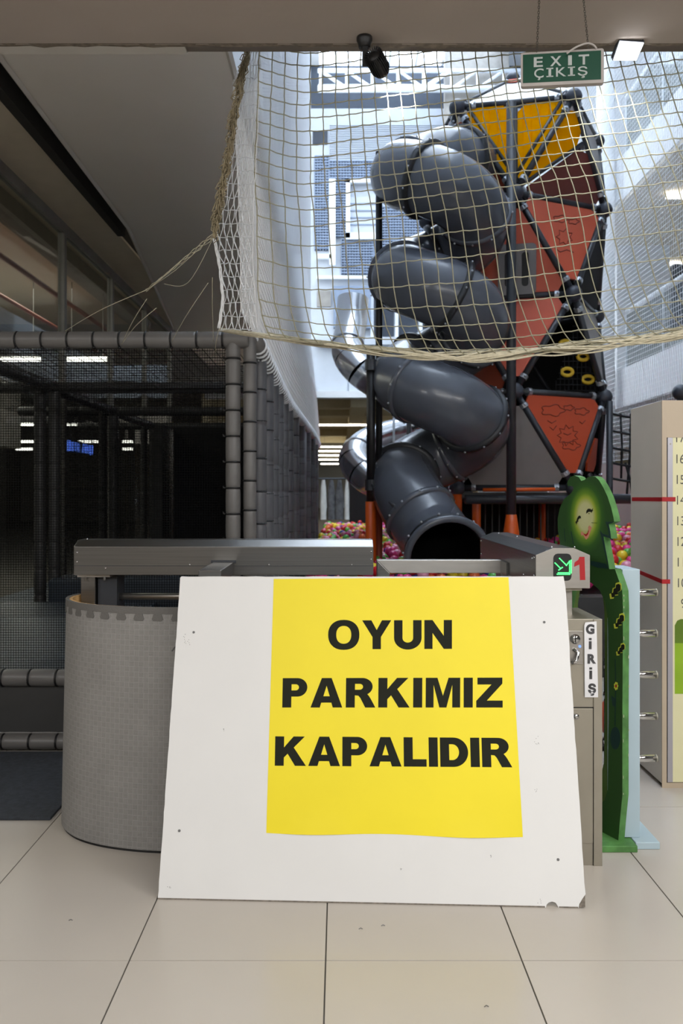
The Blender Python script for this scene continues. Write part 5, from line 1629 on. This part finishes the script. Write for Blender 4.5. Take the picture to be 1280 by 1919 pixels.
for (dx, dy, sc) in ((0, 0, 1.0), (22, 182, 0.92), (30, 352, 0.75)):
    z1 = [(525, 200), (520, 170), (535, 165), (540, 135), (555, 130), (558, 105), (580, 98), (592, 110), (592, 145), (582, 155), (570, 160), (572, 178), (550, 180), (545, 198)]
    f_ = lambda q: (560 + (q[0] - 560) * sc + dx, 150 + (q[1] - 150) * sc + dy)
    zq = [f_(q) for q in z1]; g_ = (sum(q[0] for q in zq) / len(zq), sum(q[1] for q in zq) / len(zq))
    paint(zq, 'lime', 'painted_stripe_edge', 0.0006, c5)
    paint([(g_[0] + (x - g_[0]) * 0.78 + 3, g_[1] + (yv - g_[1]) * 0.80) for x, yv in zq], 'ink', 'painted_stripe', 0.0013, c5)
for k in range(7):
    a = 2 * math.pi * k / 7; paint(oval(560 + 9 * math.cos(a), 722 + 18 * math.sin(a), 4.5, 8, 10, 2), 'lime', 'painted_petal', 0.0006, c5)
paint(oval(560, 722, 5, 8, 10, 2), 'mouth', 'painted_flower_eye', 0.0013, c5)
paint(oval(555, 1035, 30, 68, 24, 2), 'teal', 'painted_oval', 0.0006, c5)
paint([(552, 560), (556, 560), (560, 700), (556, 960), (551, 960), (555, 700)], 'teal', 'painted_stem', 0.0005, c5)
paint([(530, 780), (560, 800), (558, 850), (540, 840)], 'teal', 'painted_leaf', 0.0006, c5)
# chipped edge spots
for py in (1118, 1128, 1140, 1155, 1200, 1235, 1290, 1345, 1372, 1392, 1420, 1460, 1490, 1530, 1545, 1560):
    (u, v) = g2(1168, py); u0 = max(q[0] for q in outl if abs(q[1] - v) < 0.4)
    h = rnd.uniform(0.006, 0.020); wd = rnd.uniform(0.002, 0.005); of = rnd.choice((-0.034, -0.006)) + rnd.uniform(0, 0.003)
    c = GA + gu * (u0 + 0.0008) + gn * of + Vector((0, 0, v))
    if py > 1500: continue
    MB().prism([c, c + gn * wd, c + gn * wd * 0.8 + Vector((0, 0, h)), c + Vector((0, 0, h * .7))], gu * 0.0012).build('paint_chip', 'chip', cut)
# back board and foot
o2 = [(u * 0.9 + 0.02, min(v, 1.10) if v > 1.1 else v) for u, v in [g2(*q) for q in ((1052, 1577), (1050, 1100), (1070, 1060), (1110, 1050), (1160, 1090), (1166, 1190), (1165, 1577))]]
bk = lambda u, v, w: GA + Vector((0.30, 0.42, 0)) + gu * u * 1.1 + gn * w + Vector((0, 0, v))
flat([o2, [(u * 0.94 + 0.012, v) for u, v in hole]], 'back_board', 'olive', cut, lambda u, v, w: bk(u * 0.8, v, w) - Vector((0.16, 0.1, 0)), 0.03)
MB().tube([GA + gu * 0.22 - gn * 0.12 + Vector((0, 0, 1.1)), GA + gu * 0.28 - gn * 0.12 + Vector((0, 0, 0.8)), GA + gu * 0.27 - gn * 0.12 + Vector((0, 0, 0.4))], 0.006, 6).build('cable', 'black', cut, True)
box((0.99, 3.162, 0), (1.185, 3.30, 0.026)).build('foot', 'green_edge', cut, bevel=0.003)
box((1.02, 3.3, 0), (1.10, 3.9, 0.02)).build('foot', 'green_edge', cut)

gp = root('gate_post', 'pale blue painted post with five steel bars beside the green cutout', 'post', (1.19, 3.25, 0))
box((1.150, 3.236, 0.028), (1.222, 3.42, 1.118)).build('post', 'blue_paint', gp, bevel=0.003)
box((1.187, 3.19, 0), (1.285, 3.42, 0.028)).build('foot', 'blue_paint', gp, bevel=0.003)
for z in (1.004, 0.829, 0.653, 0.476, 0.296):
    o = cyl((1.215, 3.40, z), (1.352, 3.40, z), 0.0155, 16).build('bar', 'chrome', gp, True)
    cyl((1.349, 3.40, z), (1.355, 3.40, z), 0.0165, 16).build('end_cap', 'steel_dull', o, True)
# glimpsed through the arch
ob = MB().sphere((1.62, 4.55, 0.27), 0.14, 18, 12).build('toy_ball', 'orange', None, True); ob.location = (0, 0, -0.13); tag(ob, 'orange play ball glimpsed through the green arch', 'ball')
ch = root('tubular_rack', 'low dark rack of curved chrome tubes behind the green arch', 'rack', (1.55, 4.35, 0))
for z in (0.12, 0.36, 0.52): MB().tube([(1.40, 4.2, z), (1.46, 4.15, z + 0.02), (1.56, 4.2, z - 0.02), (1.60, 4.35, z - 0.03)], 0.022, 10).build('tube', 'chrome', ch, True)
for x, yv in ((1.41, 4.2), (1.60, 4.34)): cyl((x, yv, 0), (x, yv, 0.56), 0.015, 8).build('leg', 'black', ch, True)

# ------------------------------------------------------------------ locker with height chart
LX0, LY0, LY1, LZ1 = 1.562, 3.86, 4.27, 1.876
lk = root('locker', 'beige metal locker at the right edge with a height chart door', 'locker', (1.9, 4.0, 0))
box((LX0, LY0 + 0.003, 0.02), (2.46, LY1, LZ1)).build('body', 'locker_side', lk, bevel=0.002)
LXp = lambda px: (px - CX) * LY0 / F
LZp = lambda py: CZ - (py - CY) * LY0 / F
l3 = lambda off: (lambda u, v, w: Vector((u, LY0 - off - w, v)))
flat([[(LX0, 0.0), (2.46, 0.0), (2.46, LZ1), (LX0, LZ1)], [(LX0 + 0.022, 0.025), (2.44, 0.025), (2.44, LZ1 - 0.03), (LX0 + 0.022, LZ1 - 0.03)]], 'front_frame', 'locker', lk, l3(0), 0.006)
box((LX0 + 0.022, LY0 - 0.0062, LZp(820)), (2.44, LY0 + 0.003, LZ1 - 0.03)).build('header_panel', 'locker', lk)
box((LX0 + 0.022, LY0 - 0.001, 0.025), (2.44, LY0 + 0.003, LZp(818))).build('door_gap', 'black', lk)
box((LX0 + 0.027, LY0 - 0.006, 0.028), (LX0 + 0.052, LY0, LZp(820))).build('door_edge', 'alu', lk, bevel=0.001)
box((LX0 + 0.048, LY0 - 0.004, 0.028), (2.42, LY0, LZp(820))).build('chart', 'chart', lk)
MB().tube([(LX0 + 0.04, LY0 - 0.006, LZp(832)), (LX0 + 0.04, LY0 - 0.008, LZp(832))], 0.004, 8).build('rivet', 'steel_dull', lk)
for z in (LZ1 - 0.07,): MB().tube([(LX0 + 0.035, LY0 - 0.004, z), (LX0 + 0.035, LY0 - 0.006, z)], 0.003, 8).build('rivet', 'dirt', lk)
for n_ in range(5, 18):
    z = 0.1 * n_ + (CZ - (860 - CY) * LY0 / F - 1.6)
    sft = (1.7 - z) * 0.012
    if n_ < 9: continue
    if n_ == 17:
        text('170', 'numeral', 'print_grey', lk, l3(0.004), (LX0 + 0.069 + sft, z - 0.02, LX0 + 0.133 + sft, z + 0.024), -0.004)
    elif n_ >= 10:
        text('%d' % (n_ * 10), 'numeral', 'print_grey', lk, l3(0.004), (LX0 + 0.069 + sft, z - 0.022, LX0 + 0.133 + sft, z + 0.022), -0.004)
    else: text('90', 'numeral', 'print_grey', lk, l3(0.004), (LX0 + 0.083 + sft, z - 0.022, LX0 + 0.125 + sft, z + 0.022), -0.004)
gx0 = LXp(1264)
flat([[(gx0, LZp(1205)), (gx0, LZp(1172)), (gx0 + 0.012, LZp(1163)), (gx0 + 0.03, LZp(1160)), (gx0 + 0.2, LZp(1160)), (gx0 + 0.2, LZp(1205))]], 'chart_print', 'leaf_dark', lk, l3(0.004), 0.0006)
flat([[(gx0, LZp(1300)), (gx0, LZp(1205)), (gx0 + 0.2, LZp(1205)), (gx0 + 0.2, LZp(1300))]], 'chart_print', 'leaf_light', lk, l3(0.004), 0.0006)
# red marker tape on side and front
for (za, zb, xe) in ((LZp(936), LZp(935), LXp(1265)), (LZp(1080), LZp(1089), LXp(1255))):
    zc = za
    m = MB(); m.hexa([(LX0 - 0.0012, LY1 - 0.02, za - 0.012), (LX0 - 0.0012, LY0 - 0.007, zb - 0.012), (LX0 + 0.0, LY0 - 0.007, zb - 0.012), (LX0, LY1 - 0.02, za - 0.012), (LX0 - 0.0012, LY1 - 0.02, za + 0.008), (LX0 - 0.0012, LY0 - 0.007, zb + 0.008), (LX0, LY0 - 0.007, zb + 0.008), (LX0, LY1 - 0.02, za + 0.008)])
    m.box((LX0 - 0.0012, LY0 - 0.0078, zb - 0.012), (xe, LY0 - 0.006, zb + 0.009))
    m.build('tape_mark', 'red', lk)
for x, yv in ((LX0 + 0.04, LY0 + 0.05), (LX0 + 0.04, LY1 - 0.05), (2.4, LY0 + 0.05), (2.4, LY1 - 0.05)): box((x - 0.025, yv - 0.025, 0), (x + 0.025, yv + 0.025, 0.02)).build('foot', 'black', lk)
o = box((1.62, 4.5, 0), (1.80, 4.62, 0.03)).build('floor_block', 'black', None, bevel=0.004); o.location = (-0.22, -0.1, 0); tag(o, 'small black block on the floor behind the steel bars', 'block')
# a few crumbs on the floor
for k, (px, py, l_) in enumerate(((718, 1736, 'upper right'), (676, 1742, 'left'), (132, 1726, 'far left'), (912, 1888, 'lower right'))):
    Yc = F * CZ / (py - CY); x = (px - CX) * Yc / F
    m = MB().tube([(x - 0.006, Yc, 0.0015), (x, Yc + 0.004, 0.003), (x + 0.006, Yc + 0.001, 0.0015)], 0.0013, 5)
    tag(m.build('litter_scrap', 'dirt'), 'tiny dark scrap lying on the floor tiles, %s one' % l_, 'scrap')
